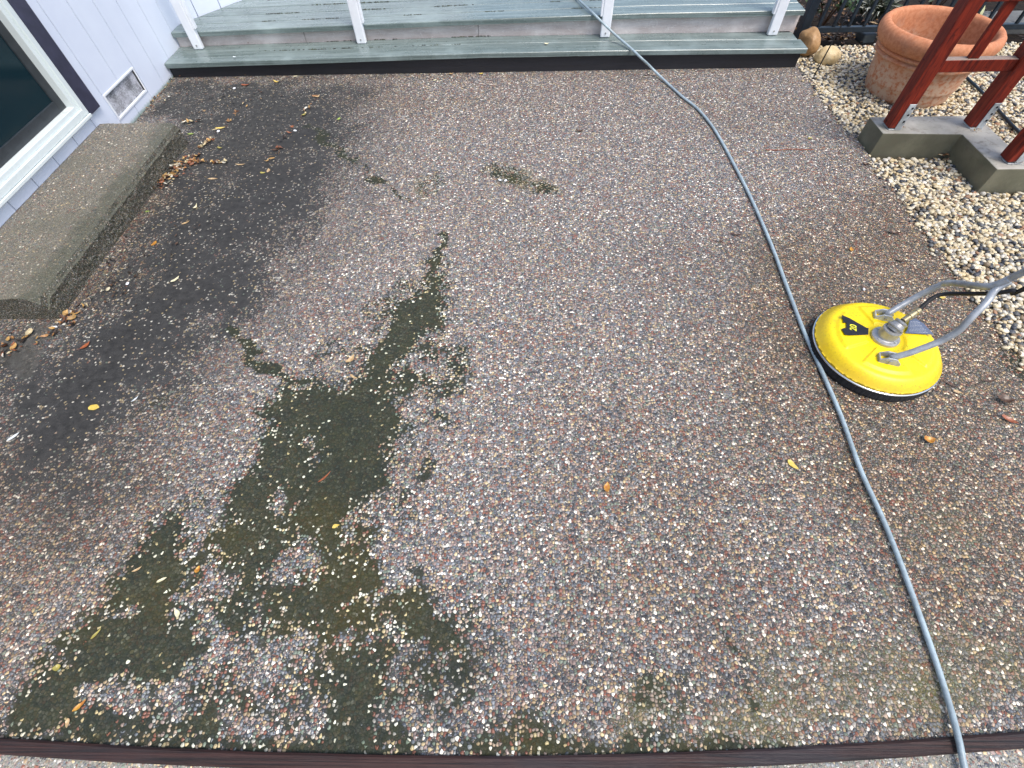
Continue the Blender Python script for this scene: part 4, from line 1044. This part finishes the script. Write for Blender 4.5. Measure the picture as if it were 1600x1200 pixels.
# loose pebbles
LPB = [(1233, 510, 'white stray pebble right of the hose beside the yellow surface cleaner'), (1410, 449, 'white stray pebble above the yellow surface cleaner'), (1350, 452, 'flat white stray pebble above the yellow deck of the surface cleaner'), (199, 443, 'white stray pebble by the litter beside the step'), (86, 511, 'white stray pebble in the litter at the end of the step'),
       (341, 205, 'white stray pebble next to the long yellow leaf'), (461, 204, 'white stray pebble on the edge of the dark patch'), (366, 138, 'white stray pebble near the reddish tan leaf'), (781, 281, 'pale stray pebble in the olive moss patch'), (790, 282, 'second pale stray pebble, at the right one of the pair in the olive moss patch'), (1486, 547, 'white stray pebble right of the yellow cleaner')]
for i, (px, py, lab) in enumerate(LPB):
    if px == 1233: px, py = 1500, 514
    r_ = rng.uniform(.005, .0085); rock('loose_pebble', tuple(at(px, py, .006)), (r_*1.3, r_*.85, r_*.6), M_white, lab, i*2.7, rng.uniform(0, 180))
for o in bpy.data.objects:
    if o.name.startswith('loose_pebble'): o['category'] = 'pebble'; o['group'] = 'stray white pebbles on the patio'
for o in bpy.data.objects:
    if o.get('label', '').startswith('white stray pebble right of the hose'): o['label'] = 'white stray pebble below the feed hose of the yellow surface cleaner'

# ------------------------------------------------------------------ leaf litter masses
def litter(name, segs, n, cols, Lr, spread, label, z=0.0, parent=None):
    Vs, Fs, Cs = [], [], []; off = 0
    for i in range(n):
        (a, b, w_) = segs[rng.choices(range(len(segs)), [s_5[3] for s_5 in segs])[0]][:3]; t_ = rng.random()
        c = np.array(at(a[0]+(b[0]-a[0])*t_, a[1]+(b[1]-a[1])*t_, z)); c[0] += rng.gauss(0, w_*spread); c[1] += rng.gauss(0, w_*spread)
        L = rng.uniform(*Lr); v, f = leaf_mesh(L, L*rng.uniform(.22, .55), rng.uniform(0, .6), rng.uniform(0, .8), i*13)
        an = rng.uniform(0, 6.3); tl = rng.gauss(0, .35)
        x, y, zz = v[:, 0], v[:, 1]*math.cos(tl)-v[:, 2]*math.sin(tl), v[:, 1]*math.sin(tl)+v[:, 2]*math.cos(tl)
        q = np.c_[x*math.cos(an)-y*math.sin(an)+c[0], x*math.sin(an)+y*math.cos(an)+c[1], zz+c[2]+.002+rng.uniform(0, .008)]
        cc = np.array(rng.choices([k[0] for k in cols], [k[1] for k in cols])[0])*rng.uniform(.7, 1.15)
        Vs.append(q); Fs.append(f+off); off += len(v); Cs.append(np.tile(cc, (len(v), 1)))
    o = np_mesh(name, np.concatenate(Vs), np.concatenate(Fs), M_litter, col=np.concatenate(Cs)); return props(o, label, 'leaf litter', kind='stuff')
LC = [((.34, .17, .06), 4), ((.50, .30, .10), 3), ((.12, .05, .025), 4), ((.55, .46, .28), 2), ((.62, .60, .52), 1), ((.03, .018, .012), 3), ((.26, .09, .035), 3)]
litter('leaf_litter', [((243, 293), (290, 255), .032, 5), ((283, 262), (310, 244), .03, 3), ((300, 254), (355, 255), .006, 2), ((312, 232), (334, 218), .010, 1.2), ((345, 205), (385, 160), .012, 1.0), ((415, 262), (497, 150), .010, .9), ((290, 192), (320, 190), .008, .5)], 270, [((.34, .17, .06), 3), ((.50, .30, .10), 3), ((.12, .05, .025), 3), ((.62, .52, .30), 3), ((.70, .66, .55), 2), ((.03, .018, .012), 2), ((.26, .09, .035), 3)], (.014, .044), 1, 'orange brown leaf litter heaped along the far side of the concrete step')
litter('leaf_litter', [((60, 535), (125, 490), .022, 3), ((0, 545), (40, 530), .03, 1.5), ((0, 560), (30, 548), .02, 1), ((100, 490), (130, 485), .015, 1)], 60, LC, (.014, .040), 1, 'dark brown leaf litter at the near end of the concrete step')
litter('leaf_litter', [((272, 123), (222, 182), .012, 2), ((240, 165), (300, 140), .03, .7), ((270, 122), (440, 117), .006, .8)], 80, LC, (.008, .026), 1, 'thin leaf litter along the foot of the white siding')
litter('leaf_litter', [((165, 440), (240, 350), .07, 2), ((150, 470), (210, 440), .05, 1.5), ((330, 160), (480, 130), .09, 2), ((310, 330), (240, 420), .10, 1), ((300, 180), (380, 150), .12, 2)], 170, [((.025, .018, .012), 5), ((.10, .05, .025), 3), ((.30, .20, .10), 1), ((.5, .45, .3), .6)], (.007, .026), 1, 'small crumbs of dead leaf scattered on the dirty left side of the patio')
litter('leaf_litter', [((1245, 52), (1390, 60), .035, 3), ((1250, 62), (1330, 62), .03, 2), ((1250, 18), (1400, 20), .25, 6), ((1470, 25), (1600, 60), .2, 1)], 900, [((.12, .06, .03), 5), ((.05, .025, .015), 5), ((.30, .17, .07), 2), ((.45, .30, .14), 1), ((.03, .02, .015), 4)], (.02, .06), 1, 'dark brown leaf litter under and behind the metal fence', z=-.02)
litter('leaf_litter', [((1465, 242), (1495, 246), .012, 3), ((1490, 252), (1530, 285), .008, 1), ((1300, 128), (1560, 500), .25, 1.5)], 55, LC, (.010, .028), 1, 'orange dead leaves lying among the gravel by the footing', z=0.0)
litter('leaf_litter', [((1515, 203), (1530, 207), .008, 1), ((1392, 200), (1412, 201), .008, 1), ((1573, 256), (1600, 256), .008, 1)], 26, LC, (.006, .018), 1, 'crumbs of dead leaf around the brackets on the footing', z=.124)

# ------------------------------------------------------------------ plants behind the fence
def shrub(name, c, r, h, n, cols, label, cat, leafL=(.03, .06), seed=1, blade=False):
    rs = random.Random(seed); e = empty(name, (c[0], c[1], 0), label, cat); Vs, Fs, Cs = [], [], []; off = 0; stems = MB()
    for k in range(9):
        a = rs.uniform(0, 6.3); q = [Vector((c[0], c[1], -.05)), Vector((c[0]+math.cos(a)*r*.3, c[1]+math.sin(a)*r*.3, h*.4)), Vector((c[0]+math.cos(a)*r*.75, c[1]+math.sin(a)*r*.75, h*rs.uniform(.6, .95)))]
        stems.tube(q, [.006, .004, .002], 6)
    stems.build('stem', LEAF['brown'], e)
    for i in range(n):
        a = rs.uniform(0, 6.3); el = rs.uniform(-.2, 1.4); rr = rs.uniform(.35, 1)**.6
        L = rs.uniform(*leafL); v, f = leaf_mesh(L, L*(.09 if blade else .5), .1 if not blade else -.4, .2, i)
        if blade:
            v[:, 0] += L/2; yaw, pit = a, rs.uniform(.3, 1.1); p = Vector((c[0]+rs.gauss(0, .03), c[1]+rs.gauss(0, .03), -.02))
        else:
            yaw, pit = rs.uniform(0, 6.3), rs.uniform(-.8, .8); p = Vector((c[0]+r*rr*math.cos(el)*math.cos(a), c[1]+r*rr*math.cos(el)*math.sin(a), h*.5+h*.5*rr*math.sin(el)))
        M = np.array((Matrix.Rotation(yaw, 3, 'Z') @ Matrix.Rotation(-pit, 3, 'Y') @ Matrix.Rotation(rs.uniform(-.7, .7), 3, 'X')))
        q = v@M.T+np.array(p); cc = np.array(rs.choice(cols))*rs.uniform(.6, 1.2); Vs.append(q); Fs.append(f+off); off += len(v); Cs.append(np.tile(cc, (len(v), 1)))
    np_mesh('foliage', np.concatenate(Vs), np.concatenate(Fs), M_litter, parent=e, col=np.concatenate(Cs)); return e
shrub('shrub', (2.42, 4.52, 0), .20, .30, 300, [(.03, .07, .02), (.05, .10, .03), (.08, .13, .04)], 'low dark green leafy shrub behind the left end of the metal fence', 'shrub', seed=4)
shrub('grass_clump', (2.95, 4.80, 0), .2, .22, 260, [(.55, .56, .44), (.62, .62, .52), (.05, .07, .03), (.08, .10, .05)], 'clump of cream striped grass blades behind the metal fence', 'grass clump', (.12, .24), 9, True)
shrub('shrub', (3.40, 4.75, 0), .28, .32, 300, [(.03, .06, .02), (.04, .08, .03), (.07, .09, .04)], 'dark olive leafy shrub behind the metal fence right of the striped grass', 'shrub', seed=6)
mb = MB(); mb.box((3.35, 4.50, -.09), (4.6, 4.80, -.02), .01); o = mb.build('stepping_stone', simple('old_slab', (.13, .13, .12), .7)); props(o, 'grey concrete slab lying behind the fence beyond the red railing', 'stone slab')
